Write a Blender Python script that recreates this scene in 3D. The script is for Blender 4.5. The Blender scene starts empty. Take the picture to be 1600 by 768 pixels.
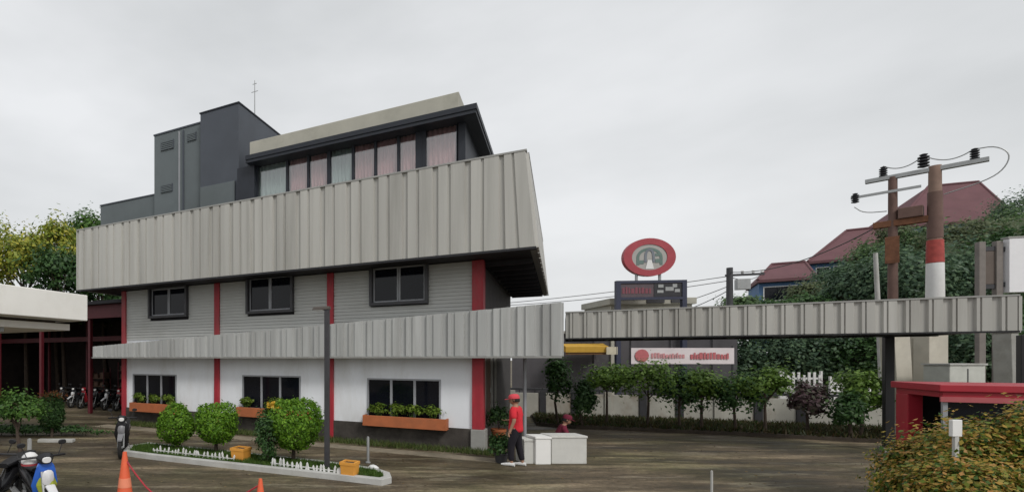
import bpy, bmesh, math, random
import numpy as np
from mathutils import Vector, Matrix

# ------------------------------------------------------------------ camera, sky, sun, exposure
scene = bpy.context.scene
C = scene.collection
F, PX, PY, CAMH = 801.0, 430.0, 560.0, 2.55       # focal length (px of a 1600 px wide frame), principal point, lens height

cam_d = bpy.data.cameras.new('camera')
cam = bpy.data.objects.new('camera', cam_d)
C.objects.link(cam)
cam.location = (0, 0, CAMH)
cam.rotation_euler = (math.radians(90), 0, 0)
cam_d.sensor_width = 36
cam_d.lens = 36 * F / 1600
cam_d.shift_x = (800 - PX) / 1600
cam_d.shift_y = (PY - 384) / 1600
cam_d.clip_start = 0.1
cam_d.clip_end = 2000
scene.camera = cam
scene.render.resolution_x, scene.render.resolution_y = 1024, 491

SUN_EL, SUN_AZ = math.radians(44), math.radians(160)    # azimuth from +Y, clockwise
world = bpy.data.worlds.new('World')
scene.world = world
world.use_nodes = True
nt = world.node_tree
nt.nodes.clear()
out = nt.nodes.new('ShaderNodeOutputWorld')
bg = nt.nodes.new('ShaderNodeBackground')
sky = nt.nodes.new('ShaderNodeTexSky')
sky.sky_type = 'NISHITA'
sky.sun_disc = False
sky.sun_elevation = SUN_EL
sky.sun_rotation = SUN_AZ
sky.air_density = 1.5
sky.dust_density = 5
bg.inputs['Strength'].default_value = 0.1
# overcast: a nearly even cloud deck lies over the clear sky
tc = nt.nodes.new('ShaderNodeTexCoord')
mp = nt.nodes.new('ShaderNodeMapping')
mp.inputs['Scale'].default_value = (1.0, 1.0, 2.6)
mp.inputs['Rotation'].default_value = (0.15, 0.25, 0.3)
ns = nt.nodes.new('ShaderNodeTexNoise')
ns.inputs['Scale'].default_value = 1.7
ns.inputs['Detail'].default_value = 5
ns.inputs['Roughness'].default_value = 0.5
rp = nt.nodes.new('ShaderNodeValToRGB')
rp.color_ramp.elements[0].position = 0.33
rp.color_ramp.elements[0].color = (6.15, 6.3, 6.4, 1)
rp.color_ramp.elements[1].position = 0.68
rp.color_ramp.elements[1].color = (8.1, 8.2, 8.35, 1)
mx = nt.nodes.new('ShaderNodeMix')
mx.data_type = 'RGBA'
mx.inputs[0].default_value = 0.93
nt.links.new(tc.outputs['Generated'], mp.inputs['Vector'])
nt.links.new(mp.outputs['Vector'], ns.inputs['Vector'])
nt.links.new(ns.outputs['Fac'], rp.inputs['Fac'])
nt.links.new(sky.outputs['Color'], mx.inputs[6])
nt.links.new(rp.outputs['Color'], mx.inputs[7])
nt.links.new(mx.outputs[2], bg.inputs['Color'])
nt.links.new(bg.outputs['Background'], out.inputs['Surface'])

sun_d = bpy.data.lights.new('sun', 'SUN')
sun_d.energy = 1.5
sun_d.angle = math.radians(14)
sun_d.color = (1.0, 0.97, 0.93)
sun = bpy.data.objects.new('sun', sun_d)
C.objects.link(sun)
_d = Vector((math.sin(SUN_AZ) * math.cos(SUN_EL), math.cos(SUN_AZ) * math.cos(SUN_EL), math.sin(SUN_EL)))
sun.rotation_euler = (-_d).to_track_quat('-Z', 'Y').to_euler()
sun.location = (0, -10, 40)

vs = scene.view_settings
vs.view_transform = 'Standard'
vs.look = 'None'
vs.exposure = 0.12
vs.gamma = 1.0
vs.use_curve_mapping = False

# ------------------------------------------------------------------ helpers
RNG = np.random.default_rng(7)
random.seed(7)

def W(px, py, Y):
    "world point at depth Y"
    return Vector(((px - PX) / F * Y, Y, CAMH + (PY - py) * Y / F))
def G(px, py, z=0.0):
    "world point on the level z"
    Y = (CAMH - z) * F / (py - PY)
    return Vector(((px - PX) / F * Y, Y, z))

ANG = math.radians(-29.2)
CU, SU = math.cos(ANG), -math.sin(ANG)
CX, CY = 5.68, 14.30                               # near corner of the main building
def B(px, ly):
    "building-local x of an image column on the plane y = ly"
    k = (px - PX) / F
    return (k * (CY + ly * CU) - CX - ly * SU) / (CU + k * SU)
def BZ(px, py, ly):
    lx = B(px, ly)
    Y = CY - lx * SU + ly * CU
    return CAMH + (PY - py) * Y / F
def L2W(lx, ly, z=0.0):
    return Vector((CX + lx * CU + ly * SU, CY - lx * SU + ly * CU, z))

def srgb(r, g, b):
    def f(c):
        c /= 255.0
        return c / 12.92 if c <= 0.04045 else ((c + 0.055) / 1.055) ** 2.4
    return (f(r), f(g), f(b), 1)

class MB:
    "collects shapes; build() links them as one mesh object"
    def __init__(s):
        s.v = []; s.f = []
    def add(s, vs, fs):
        o = len(s.v)
        s.v += [tuple(p) for p in vs]
        s.f += [tuple(i + o for i in f) for f in fs]
        return s
    def box(s, x0, x1, y0, y1, z0, z1):
        vs = [(x, y, z) for z in (z0, z1) for y in (y0, y1) for x in (x0, x1)]
        return s.add(vs, [(0,2,3,1), (4,5,7,6), (0,1,5,4), (2,6,7,3), (0,4,6,2), (1,3,7,5)])
    def hexa(s, p):
        "8 points: bottom ring of 4, top ring of 4"
        return s.add(p, [(3,2,1,0), (4,5,6,7), (0,1,5,4), (1,2,6,5), (2,3,7,6), (3,0,4,7)])
    def prism(s, poly, z0, z1):
        n = len(poly)
        vs = [(p[0], p[1], z0) for p in poly] + [(p[0], p[1], z1) for p in poly]
        fs = [tuple(range(n - 1, -1, -1)), tuple(range(n, 2 * n))]
        fs += [(i, (i + 1) % n, n + (i + 1) % n, n + i) for i in range(n)]
        return s.add(vs, fs)
    def tube(s, pts, rad, n=10, caps=True):
        "swept round tube; rad is a number or a list"
        pts = [Vector(p) for p in pts]
        if not hasattr(rad, '__len__'): rad = [rad] * len(pts)
        vs = []; fs = []
        up = Vector((0, 0, 1))
        prev = None
        for i, p in enumerate(pts):
            t = (pts[min(i + 1, len(pts) - 1)] - pts[max(i - 1, 0)]).normalized()
            if prev is None:
                a = t.cross(up)
                if a.length < 1e-3: a = t.cross(Vector((1, 0, 0)))
            else:
                a = prev - t * prev.dot(t)
            a.normalize(); prev = a
            b = t.cross(a)
            for k in range(n):
                th = 2 * math.pi * k / n
                vs.append(p + (a * math.cos(th) + b * math.sin(th)) * rad[i])
        for i in range(len(pts) - 1):
            for k in range(n):
                fs.append((i*n + k, i*n + (k+1) % n, (i+1)*n + (k+1) % n, (i+1)*n + k))
        if caps:
            fs.append(tuple(range(n - 1, -1, -1)))
            fs.append(tuple(range((len(pts)-1)*n, len(pts)*n)))
        return s.add(vs, fs)
    def lathe(s, prof, n=20, c=(0, 0, 0)):
        "profile of (radius, z) around the z axis"
        vs = []; fs = []
        for r, z in prof:
            for k in range(n):
                th = 2 * math.pi * k / n
                vs.append((c[0] + r * math.cos(th), c[1] + r * math.sin(th), c[2] + z))
        for i in range(len(prof) - 1):
            for k in range(n):
                fs.append((i*n + k, i*n + (k+1) % n, (i+1)*n + (k+1) % n, (i+1)*n + k))
        fs.append(tuple(range(n - 1, -1, -1)))
        fs.append(tuple(range((len(prof)-1)*n, len(prof)*n)))
        return s.add(vs, fs)
    def loft(s, rings, caps=True):
        n = len(rings[0]); vs = []; fs = []
        for r in rings: vs += r
        for i in range(len(rings) - 1):
            for k in range(n):
                fs.append((i*n + k, i*n + (k+1) % n, (i+1)*n + (k+1) % n, (i+1)*n + k))
        if caps:
            fs.append(tuple(range(n - 1, -1, -1)))
            fs.append(tuple(range((len(rings)-1)*n, len(rings)*n)))
        return s.add(vs, fs)
    def mesh(s, name, smooth=False):
        me = bpy.data.meshes.new(name)
        me.from_pydata(s.v, [], s.f)
        bm = bmesh.new(); bm.from_mesh(me)
        bmesh.ops.recalc_face_normals(bm, faces=bm.faces)
        bm.to_mesh(me); bm.free()
        if smooth:
            me.polygons.foreach_set('use_smooth', [True] * len(me.polygons))
        me.update()
        return me
    def build(s, name, mat, parent=None, smooth=False, bevel=0, loc=None):
        return link(name, s.mesh(name, smooth), mat, parent, bevel, loc, smooth)

def link(name, me, mat, parent=None, bevel=0, loc=None, smooth=False):
    o = bpy.data.objects.new(name, me)
    if mat and not me.materials: me.materials.append(mat)
    C.objects.link(o)
    if parent: o.parent = parent
    if loc is not None: o.location = loc
    if bevel:
        m = o.modifiers.new('bevel', 'BEVEL'); m.width = bevel; m.segments = 2; m.limit_method = 'ANGLE'
    if smooth:
        try:
            m = o.modifiers.new('edges', 'EDGE_SPLIT'); m.split_angle = math.radians(40)
        except Exception: pass
    return o

def tag(o, label, cat, group=None):
    o['label'] = label; o['category'] = cat
    if group: o['group'] = group
    return o
def thing(name, label, cat, loc=(0, 0, 0), rz=0.0, group=None):
    o = bpy.data.objects.new(name, None)
    o.empty_display_size = 0.2
    C.objects.link(o)
    o.location = loc; o.rotation_euler = (0, 0, rz)
    return tag(o, label, cat, group)
def copy_tree(o, parent=None):
    c = o.copy(); C.objects.link(c)
    c.parent = parent
    for ch in list(o.children): copy_tree(ch, c)
    return c
def structure(o):
    o['kind'] = 'structure'; return o

# ------------------------------------------------------------------ materials
MATS = {}
def mat(name, col, rough=0.6, var=0.12, scale=4.0, metal=0.0, bump=0.0, stretch=(1, 1, 1), spec=0.4, dirt=None, dirt_amt=0.0, coords='Object', bscale=None, tone=0.0):
    if name in MATS: return MATS[name]
    m = bpy.data.materials.new(name); m.use_nodes = True
    t = m.node_tree; b = t.nodes['Principled BSDF']
    if len(col) == 3: col = (*col, 1)
    b.inputs['Roughness'].default_value = rough
    b.inputs['Metallic'].default_value = metal
    b.inputs['Specular IOR Level'].default_value = spec
    co = t.nodes.new('ShaderNodeTexCoord')
    mp = t.nodes.new('ShaderNodeMapping'); mp.inputs['Scale'].default_value = stretch
    if coords == 'World':
        geo = t.nodes.new('ShaderNodeNewGeometry'); src = geo.outputs['Position']
    else: src = co.outputs[coords]
    t.links.new(src, mp.inputs['Vector'])
    n = t.nodes.new('ShaderNodeTexNoise'); n.inputs['Scale'].default_value = scale
    n.inputs['Detail'].default_value = 6; n.inputs['Roughness'].default_value = 0.6
    t.links.new(mp.outputs['Vector'], n.inputs['Vector'])
    r = t.nodes.new('ShaderNodeValToRGB')
    r.color_ramp.elements[0].position = 0.28; r.color_ramp.elements[1].position = 0.72
    r.color_ramp.elements[0].color = tuple(c * (1 - var) for c in col[:3]) + (1,)
    r.color_ramp.elements[1].color = tuple(min(1, c * (1 + var)) for c in col[:3]) + (1,)
    t.links.new(n.outputs['Fac'], r.inputs['Fac'])
    last = r.outputs['Color']
    if dirt:
        n2 = t.nodes.new('ShaderNodeTexNoise'); n2.inputs['Scale'].default_value = scale * 0.45
        n2.inputs['Detail'].default_value = 8; n2.inputs['Roughness'].default_value = 0.7
        t.links.new(mp.outputs['Vector'], n2.inputs['Vector'])
        r2 = t.nodes.new('ShaderNodeValToRGB')
        r2.color_ramp.elements[0].position = 0.48; r2.color_ramp.elements[1].position = 0.72
        r2.color_ramp.elements[0].color = (0, 0, 0, 1)
        r2.color_ramp.elements[1].color = (dirt_amt,) * 3 + (1,)
        t.links.new(n2.outputs['Fac'], r2.inputs['Fac'])
        x = t.nodes.new('ShaderNodeMix'); x.data_type = 'RGBA'
        t.links.new(r2.outputs['Color'], x.inputs[0])
        t.links.new(last, x.inputs[6]); x.inputs[7].default_value = (*dirt[:3], 1)
        last = x.outputs[2]
    if tone:
        oi = t.nodes.new('ShaderNodeObjectInfo')
        mr = t.nodes.new('ShaderNodeMapRange'); mr.inputs[3].default_value = 1 - tone; mr.inputs[4].default_value = 1 + tone * 0.6
        t.links.new(oi.outputs['Random'], mr.inputs[0])
        y = t.nodes.new('ShaderNodeMix'); y.data_type = 'RGBA'; y.blend_type = 'MULTIPLY'; y.inputs[0].default_value = 1
        t.links.new(last, y.inputs[6]); t.links.new(mr.outputs[0], y.inputs[7])
        last = y.outputs[2]
    t.links.new(last, b.inputs['Base Color'])
    if bump:
        n3 = t.nodes.new('ShaderNodeTexNoise'); n3.inputs['Scale'].default_value = bscale or scale * 8
        n3.inputs['Detail'].default_value = 4
        t.links.new(src, n3.inputs['Vector'])
        bp = t.nodes.new('ShaderNodeBump'); bp.inputs['Strength'].default_value = bump; bp.inputs['Distance'].default_value = 0.02
        t.links.new(n3.outputs['Fac'], bp.inputs['Height'])
        t.links.new(bp.outputs['Normal'], b.inputs['Normal'])
    MATS[name] = m
    return m

def leaf_mat(name, cols, trans=0.3, rough=0.5):
    "per-leaf colour differences"
    if name in MATS: return MATS[name]
    m = bpy.data.materials.new(name); m.use_nodes = True
    t = m.node_tree; b = t.nodes['Principled BSDF']
    g = t.nodes.new('ShaderNodeNewGeometry')
    r = t.nodes.new('ShaderNodeValToRGB')
    el = r.color_ramp.elements
    while len(el) < len(cols): el.new(0.5)
    for i, c in enumerate(cols):
        el[i].position = i / (len(cols) - 1); el[i].color = (*c[:3], 1)
    t.links.new(g.outputs['Random Per Island'], r.inputs['Fac'])
    t.links.new(r.outputs['Color'], b.inputs['Base Color'])
    b.inputs['Roughness'].default_value = rough
    b.inputs['Specular IOR Level'].default_value = 0.3
    tr = t.nodes.new('ShaderNodeBsdfTranslucent')
    t.links.new(r.outputs['Color'], tr.inputs['Color'])
    mxs = t.nodes.new('ShaderNodeMixShader'); mxs.inputs[0].default_value = trans
    o = t.nodes['Material Output']
    t.links.new(b.outputs[0], mxs.inputs[1]); t.links.new(tr.outputs[0], mxs.inputs[2])
    t.links.new(mxs.outputs[0], o.inputs['Surface'])
    MATS[name] = m
    return m

def glass_mat(name, tint, alpha=0.2):
    "thin pane: partly see-through, partly mirror"
    if name in MATS: return MATS[name]
    m = bpy.data.materials.new(name); m.use_nodes = True
    t = m.node_tree; t.nodes.remove(t.nodes['Principled BSDF'])
    o = t.nodes['Material Output']
    a = t.nodes.new('ShaderNodeBsdfTransparent'); a.inputs[0].default_value = (*tint, 1)
    g = t.nodes.new('ShaderNodeBsdfGlossy'); g.inputs['Roughness'].default_value = 0.06
    n = t.nodes.new('ShaderNodeTexNoise'); n.inputs['Scale'].default_value = 1.2
    bp = t.nodes.new('ShaderNodeBump'); bp.inputs['Strength'].default_value = 0.05
    t.links.new(n.outputs['Fac'], bp.inputs['Height']); t.links.new(bp.outputs['Normal'], g.inputs['Normal'])
    mxs = t.nodes.new('ShaderNodeMixShader'); mxs.inputs[0].default_value = alpha
    t.links.new(a.outputs[0], mxs.inputs[1]); t.links.new(g.outputs[0], mxs.inputs[2])
    t.links.new(mxs.outputs[0], o.inputs['Surface'])
    MATS[name] = m
    return m

M_CLAD = mat('cladding_metal', (0.43, 0.425, 0.395), 0.5, 0.09, 1.0, 0.0, 0.06, (3.2, 3.2, 0.16), 0.4, (0.22, 0.21, 0.185), 0.65, 'World', 1.5, 0.10)
M_CLAD2 = mat('canopy_metal', (0.45, 0.46, 0.45), 0.5, 0.09, 1.0, 0.0, 0.06, (3.6, 3.6, 0.2), 0.4, (0.22, 0.22, 0.205), 0.65, 'World', 1.5, 0.14)
M_CLADB = mat('cladding_backing', (0.20, 0.20, 0.19), 0.7, 0.1)
M_TRIM = mat('trim_metal', (0.30, 0.30, 0.285), 0.5, 0.1, 1.5)
M_WHITE = mat('white_wall_paint', (0.81, 0.84, 0.88), 0.7, 0.05, 0.9, dirt=(0.48, 0.47, 0.43), dirt_amt=0.5, bump=0.08, bscale=50, stretch=(1.6, 1.6, 0.5))
M_SIDING = mat('grey_siding', (0.52, 0.53, 0.51), 0.6, 0.05, 1.0, dirt=(0.36, 0.36, 0.33), dirt_amt=0.4)
M_RED = mat('red_paint', (0.38, 0.028, 0.042), 0.5, 0.22, 2.0, dirt=(0.24, 0.10, 0.095), dirt_amt=0.75, stretch=(2, 2, 0.5))
M_DARKRED = mat('dark_red_paint', (0.10, 0.012, 0.018), 0.5, 0.2)
M_STONE = mat('dark_plinth_stone', (0.055, 0.048, 0.042), 0.85, 0.35, 3.0, bump=0.4, dirt=(0.11, 0.1, 0.085), dirt_amt=0.7)
M_CONC = mat('concrete', (0.32, 0.32, 0.30), 0.85, 0.12, 2.5, bump=0.2, dirt=(0.17, 0.16, 0.13), dirt_amt=0.6)
M_CONCL = mat('pale_concrete', (0.46, 0.46, 0.44), 0.85, 0.1, 2.0, bump=0.2, dirt=(0.25, 0.24, 0.2), dirt_amt=0.6)
M_FRAME = mat('aluminium_frame', (0.30, 0.31, 0.33), 0.4, 0.08, 3.0)
M_DFRAME = mat('dark_window_frame', (0.05, 0.05, 0.055), 0.45, 0.15)
M_GLASS = mat('dark_glass', (0.006, 0.007, 0.011), 0.06, 0.3, 1.0, spec=0.3)
M_TERRA = mat('terracotta_orange', (0.42, 0.13, 0.05), 0.75, 0.15, 3.0, dirt=(0.25, 0.1, 0.05), dirt_amt=0.6)
M_BLACK = mat('black_paint', (0.012, 0.012, 0.014), 0.5, 0.2)
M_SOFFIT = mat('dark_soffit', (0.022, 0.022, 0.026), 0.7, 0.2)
M_SLATE = mat('slate_grey_paint', (0.070, 0.080, 0.098), 0.65, 0.1, 0.8, dirt=(0.05, 0.055, 0.065), dirt_amt=0.5)
M_SLATE2 = mat('bluish_grey_paint', (0.115, 0.135, 0.142), 0.65, 0.1, 0.8, dirt=(0.085, 0.1, 0.1), dirt_amt=0.5)
M_EAVE = mat('dark_eave', (0.020, 0.024, 0.033), 0.55, 0.15)
M_PARA = mat('weathered_parapet', (0.40, 0.39, 0.335), 0.8, 0.1, 1.2, dirt=(0.2, 0.2, 0.16), dirt_amt=0.6)
M_PANE = glass_mat('curtained_pane', (0.90, 0.92, 0.92), 0.16)
M_CURT = [mat('rose_curtain', (0.62, 0.35, 0.35), 0.9, 0.2, 3.0, stretch=(3, 3, 0.3)),
          mat('grey_green_curtain', (0.42, 0.50, 0.47), 0.9, 0.15, 3.0, stretch=(3, 3, 0.3))]
M_CREAM = mat('carport_white', (0.86, 0.85, 0.81), 0.6, 0.04, 1.0, dirt=(0.6, 0.57, 0.5), dirt_amt=0.4)
M_BARK = mat('bark', (0.075, 0.055, 0.042), 0.9, 0.3, 6.0, bump=0.6)
M_SOIL = mat('soil', (0.055, 0.043, 0.032), 0.95, 0.3, 4.0, bump=0.6)
M_ORANGE = mat('orange_plastic', (0.75, 0.13, 0.055), 0.5, 0.1, 3.0, dirt=(0.45, 0.1, 0.05), dirt_amt=0.4)
M_AMBER = mat('amber_paint', (0.72, 0.33, 0.055), 0.6, 0.1, 3.0, dirt=(0.45, 0.2, 0.06), dirt_amt=0.4)
M_PALE = mat('white_paint', (0.72, 0.72, 0.71), 0.6, 0.06, 2.0, dirt=(0.5, 0.49, 0.45), dirt_amt=0.5)
M_STEEL = mat('galvanised_steel', (0.35, 0.36, 0.36), 0.4, 0.12, 4.0, 0.4)
M_RUBBER = mat('tyre_rubber', (0.02, 0.02, 0.02), 0.85, 0.2)
M_WIRE = mat('wire', (0.06, 0.06, 0.06), 0.6, 0.1)
M_RUST = mat('rusty_steel', (0.17, 0.075, 0.04), 0.85, 0.35, 5.0)
M_POLE = mat('weathered_pole', (0.14, 0.085, 0.07), 0.8, 0.2, 3.0)

# ------------------------------------------------------------------ ground
def ground_material():
    m = bpy.data.materials.new('worn_paving'); m.use_nodes = True
    t = m.node_tree; b = t.nodes['Principled BSDF']
    co = t.nodes.new('ShaderNodeTexCoord')
    mp = t.nodes.new('ShaderNodeMapping')
    mp.inputs['Rotation'].default_value = (0, 0, -ANG * 0.5)
    mp.inputs['Scale'].default_value = (0.22, 1.1, 1)
    t.links.new(co.outputs['Object'], mp.inputs['Vector'])
    def noise(scale, det, rough, vec):
        n = t.nodes.new('ShaderNodeTexNoise'); n.inputs['Scale'].default_value = scale
        n.inputs['Detail'].default_value = det; n.inputs['Roughness'].default_value = rough
        t.links.new(vec, n.inputs['Vector']); return n
    def ramp(fac, stops):
        r = t.nodes.new('ShaderNodeValToRGB')
        while len(r.color_ramp.elements) < len(stops): r.color_ramp.elements.new(0.5)
        for i, (p, c) in enumerate(stops):
            r.color_ramp.elements[i].position = p; r.color_ramp.elements[i].color = (*c, 1)
        t.links.new(fac, r.inputs['Fac']); return r
    n1 = noise(0.9, 8, 0.62, mp.outputs['Vector'])
    r1 = ramp(n1.outputs['Fac'], [(0.31, (0.042, 0.032, 0.020)), (0.44, (0.082, 0.063, 0.040)), (0.55, (0.130, 0.101, 0.066)), (0.67, (0.30, 0.24, 0.16))])
    n2 = noise(1.6, 10, 0.75, mp.outputs['Vector'])
    r2 = ramp(n2.outputs['Fac'], [(0.54, (0, 0, 0)), (0.62, (0.8, 0.8, 0.8))])
    x = t.nodes.new('ShaderNodeMix'); x.data_type = 'RGBA'
    t.links.new(r2.outputs['Color'], x.inputs[0]); t.links.new(r1.outputs['Color'], x.inputs[6])
    x.inputs[7].default_value = (0.185, 0.16, 0.118, 1)
    n3 = noise(9, 12, 0.85, co.outputs['Object'])
    r3 = ramp(n3.outputs['Fac'], [(0.34, (0.5, 0.5, 0.5)), (0.5, (1.0, 1.0, 1.0)), (0.66, (1.5, 1.48, 1.45))])
    y = t.nodes.new('ShaderNodeMix'); y.data_type = 'RGBA'; y.blend_type = 'MULTIPLY'; y.inputs[0].default_value = 1
    t.links.new(x.outputs[2], y.inputs[6]); t.links.new(r3.outputs['Color'], y.inputs[7])
    n6 = noise(3.2, 12, 0.8, mp.outputs['Vector'])
    r6 = ramp(n6.outputs['Fac'], [(0.36, (0.55, 0.54, 0.52)), (0.5, (0.95, 0.95, 0.95)), (0.64, (1.45, 1.42, 1.36))])
    w_ = t.nodes.new('ShaderNodeMix'); w_.data_type = 'RGBA'; w_.blend_type = 'MULTIPLY'; w_.inputs[0].default_value = 1
    t.links.new(y.outputs[2], w_.inputs[6]); t.links.new(r6.outputs['Color'], w_.inputs[7])
    y = w_
    n5 = noise(0.35, 6, 0.65, co.outputs['Object'])
    r5 = ramp(n5.outputs['Fac'], [(0.42, (1.0, 1.0, 1.0)), (0.62, (0.72, 0.80, 0.66))])
    z_ = t.nodes.new('ShaderNodeMix'); z_.data_type = 'RGBA'; z_.blend_type = 'MULTIPLY'; z_.inputs[0].default_value = 1
    t.links.new(y.outputs[2], z_.inputs[6]); t.links.new(r5.outputs['Color'], z_.inputs[7])
    t.links.new(z_.outputs[2], b.inputs['Base Color'])
    r4 = ramp(n1.outputs['Fac'], [(0.35, (0.45, 0.45, 0.45)), (0.6, (0.85, 0.85, 0.85))])
    t.links.new(r4.outputs['Color'], b.inputs['Roughness'])
    b.inputs['Specular IOR Level'].default_value = 0.3
    n4 = noise(40, 5, 0.7, co.outputs['Object'])
    bp = t.nodes.new('ShaderNodeBump'); bp.inputs['Strength'].default_value = 0.35; bp.inputs['Distance'].default_value = 0.02
    t.links.new(n4.outputs['Fac'], bp.inputs['Height']); t.links.new(bp.outputs['Normal'], b.inputs['Normal'])
    return m
M_GROUND = ground_material()
structure(MB().add([(-400, -60, 0), (500, -60, 0), (500, 800, 0), (-400, 800, 0)], [(0, 1, 2, 3)]).build('ground', M_GROUND))

# ------------------------------------------------------------------ foliage makers
def leaves_mesh(name, pos, nrm, size, rng, aspect=0.55, smooth=False):
    "one mesh of folded leaf blades at pos, facing about nrm"
    n = len(pos)
    nrm = nrm / np.maximum(np.linalg.norm(nrm, axis=1, keepdims=True), 1e-6)
    a = np.cross(nrm, rng.normal(size=(n, 3)))
    a /= np.maximum(np.linalg.norm(a, axis=1, keepdims=True), 1e-6)
    b = np.cross(nrm, a)
    s = (size * rng.uniform(0.45, 1.5, n))[:, None]
    v = np.empty((n, 4, 3))
    v[:, 0] = pos - a * s
    v[:, 1] = pos + b * s * aspect - nrm * s * 0.18
    v[:, 2] = pos + a * s
    v[:, 3] = pos - b * s * aspect - nrm * s * 0.18
    me = bpy.data.meshes.new(name)
    me.vertices.add(n * 4); me.vertices.foreach_set('co', v.reshape(-1))
    me.loops.add(n * 4); me.loops.foreach_set('vertex_index', np.arange(n * 4, dtype=np.int32))
    me.polygons.add(n)
    me.polygons.foreach_set('loop_start', np.arange(0, n * 4, 4, dtype=np.int32))
    me.polygons.foreach_set('loop_total', np.full(n, 4, dtype=np.int32))
    me.update(calc_edges=True)
    return me

def crown_points(rng, radii, clumps, per, spread, hollow=0.35, low=-0.7):
    "leaf clumps through an uneven ellipsoid"
    d = rng.normal(size=(clumps, 3)); d /= np.linalg.norm(d, axis=1, keepdims=True)
    d[:, 2] = np.where(d[:, 2] < low, -d[:, 2], d[:, 2])
    r = rng.uniform(hollow, 1.0, clumps) ** 0.6
    r *= 1 + 0.16 * np.sin(d[:, 0] * 5 + rng.uniform(0, 6)) + 0.12 * np.sin(d[:, 1] * 7 + d[:, 2] * 4)
    cen = d * r[:, None]
    k = rng.integers(0, clumps, clumps * per)
    off = rng.normal(size=(clumps * per, 3)) * spread * rng.uniform(0.6, 1.3, clumps)[k][:, None]
    p = (cen[k] + off) * np.array(radii)
    nrm = cen[k] * 0.5 + off * 1.5 + rng.normal(size=p.shape) * 0.35 + np.array([0, 0, 0.35])
    return p, nrm

def tree(name, label, cat, base, crown_c, radii, m, size=0.1, clumps=70, per=70, spread=0.2, seed=1, group=None, trunk_r=0.12, low=-0.7):
    rng = np.random.default_rng(seed)
    base = Vector(base); cc = Vector(crown_c) - base
    t = thing(name, label, cat, base, 0, group)
    p, nr = crown_points(rng, radii, clumps, per, spread, low=low)
    link('crown', leaves_mesh('crown', p + np.array(cc), nr, size, rng), m, t)
    mb = MB()
    top = cc + Vector((0, 0, radii[2] * 0.2))
    mid = cc * 0.5 + Vector((rng.normal() * 0.08, rng.normal() * 0.08, 0)) * cc.length * 0.3
    mb.tube([(0, 0, -0.05), mid, top], [trunk_r, trunk_r * 0.75, trunk_r * 0.35], 8)
    for k in range(6):
        a = rng.uniform(0, 6.28); s = mid.lerp(top, rng.uniform(0.1, 0.8))
        e = cc + Vector((math.cos(a) * radii[0] * 0.7, math.sin(a) * radii[1] * 0.7, rng.uniform(-0.3, 0.6) * radii[2]))
        mb.tube([s, s.lerp(e, 0.5) + Vector((0, 0, radii[2] * 0.08)), e], [trunk_r * 0.45, trunk_r * 0.3, trunk_r * 0.1], 6)
    mb.build('trunk', M_BARK, t, True)
    return t

def topiary(name, label, base, crown_c, radii, m, size=0.035, n=5200, seed=1, group=None, trunk_r=0.05, rough=0.075):
    "clipped ball: a dense shell of small leaves"
    rng = np.random.default_rng(seed)
    base = Vector(base); cc = Vector(crown_c) - base
    t = thing(name, label, 'bush', base, 0, group)
    d = rng.normal(size=(n, 3)); d /= np.linalg.norm(d, axis=1, keepdims=True)
    ph = rng.uniform(0, 6.28, 8)
    wob = np.sin(d[:, 0] * 4 + ph[0]) * np.cos(d[:, 2] * 3 + ph[1]) + 0.7 * np.sin(d[:, 1] * 9 + ph[2]) * np.sin(d[:, 2] * 8 + ph[3]) + 0.6 * np.sin(d[:, 0] * 15 + ph[4]) * np.sin(d[:, 2] * 14 + d[:, 1] * 12 + ph[5])
    bump = 1 + rough * wob
    r = (1 - np.abs(rng.normal(size=n)) * 0.12) * bump
    sprig = rng.random(n) < 0.05
    r = np.where(sprig, r * rng.uniform(1.02, 1.16, n), r)
    r = r * (1 + 0.05 * np.sin(d[:, 0] * 2.2 + ph[6]) + 0.05 * np.sin(d[:, 2] * 2.6 + ph[7]))
    keep = (wob > -1.0) | (rng.random(n) < 0.35)
    d, r = d[keep], r[keep]
    p = d * r[:, None] * np.array(radii)
    nr = d + rng.normal(size=p.shape) * 0.55
    link('crown', leaves_mesh('crown', p + np.array(cc), nr, size, rng), m, t)
    mb = MB()
    mb.tube([(0, 0, -0.03), cc * 0.5 + Vector((0.02, 0, 0)), cc], [trunk_r, trunk_r * 0.9, trunk_r * 0.6], 8)
    for k in range(5):
        a = k * 1.26
        mb.tube([cc * 0.55, cc + Vector((math.cos(a) * radii[0] * 0.75, math.sin(a) * radii[1] * 0.75, (k % 3 - 1) * radii[2] * 0.4))], [trunk_r * 0.5, trunk_r * 0.2], 6)
    mb.build('trunk', M_BARK, t, True)
    return t

L_BALL = leaf_mat('clipped_bush_leaf', [(0.069, 0.171, 0.015), (0.120, 0.253, 0.018), (0.189, 0.354, 0.028)])
L_DARK = leaf_mat('dark_leaf', [(0.026, 0.065, 0.022), (0.046, 0.107, 0.031), (0.079, 0.159, 0.043)])
L_BRIGHT = leaf_mat('bright_green_leaf', [(0.06, 0.12, 0.02), (0.11, 0.20, 0.03), (0.17, 0.27, 0.05)])
L_SHRUB = leaf_mat('mid_green_leaf', [(0.040, 0.098, 0.021), (0.069, 0.155, 0.029), (0.115, 0.218, 0.040)])
L_YEL = leaf_mat('yellow_green_leaf', [(0.100, 0.154, 0.026), (0.216, 0.288, 0.036), (0.360, 0.378, 0.054), (0.468, 0.414, 0.064)])
L_HILL3 = leaf_mat('olive_leaf', [(0.07, 0.09, 0.045), (0.11, 0.14, 0.065), (0.16, 0.19, 0.09)])
L_HILL = leaf_mat('hill_leaf', [(0.056, 0.097, 0.046), (0.089, 0.154, 0.056), (0.138, 0.227, 0.082)])
L_HILL2 = leaf_mat('blue_green_leaf', [(0.053, 0.097, 0.062), (0.078, 0.140, 0.078), (0.123, 0.193, 0.097)])
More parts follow.
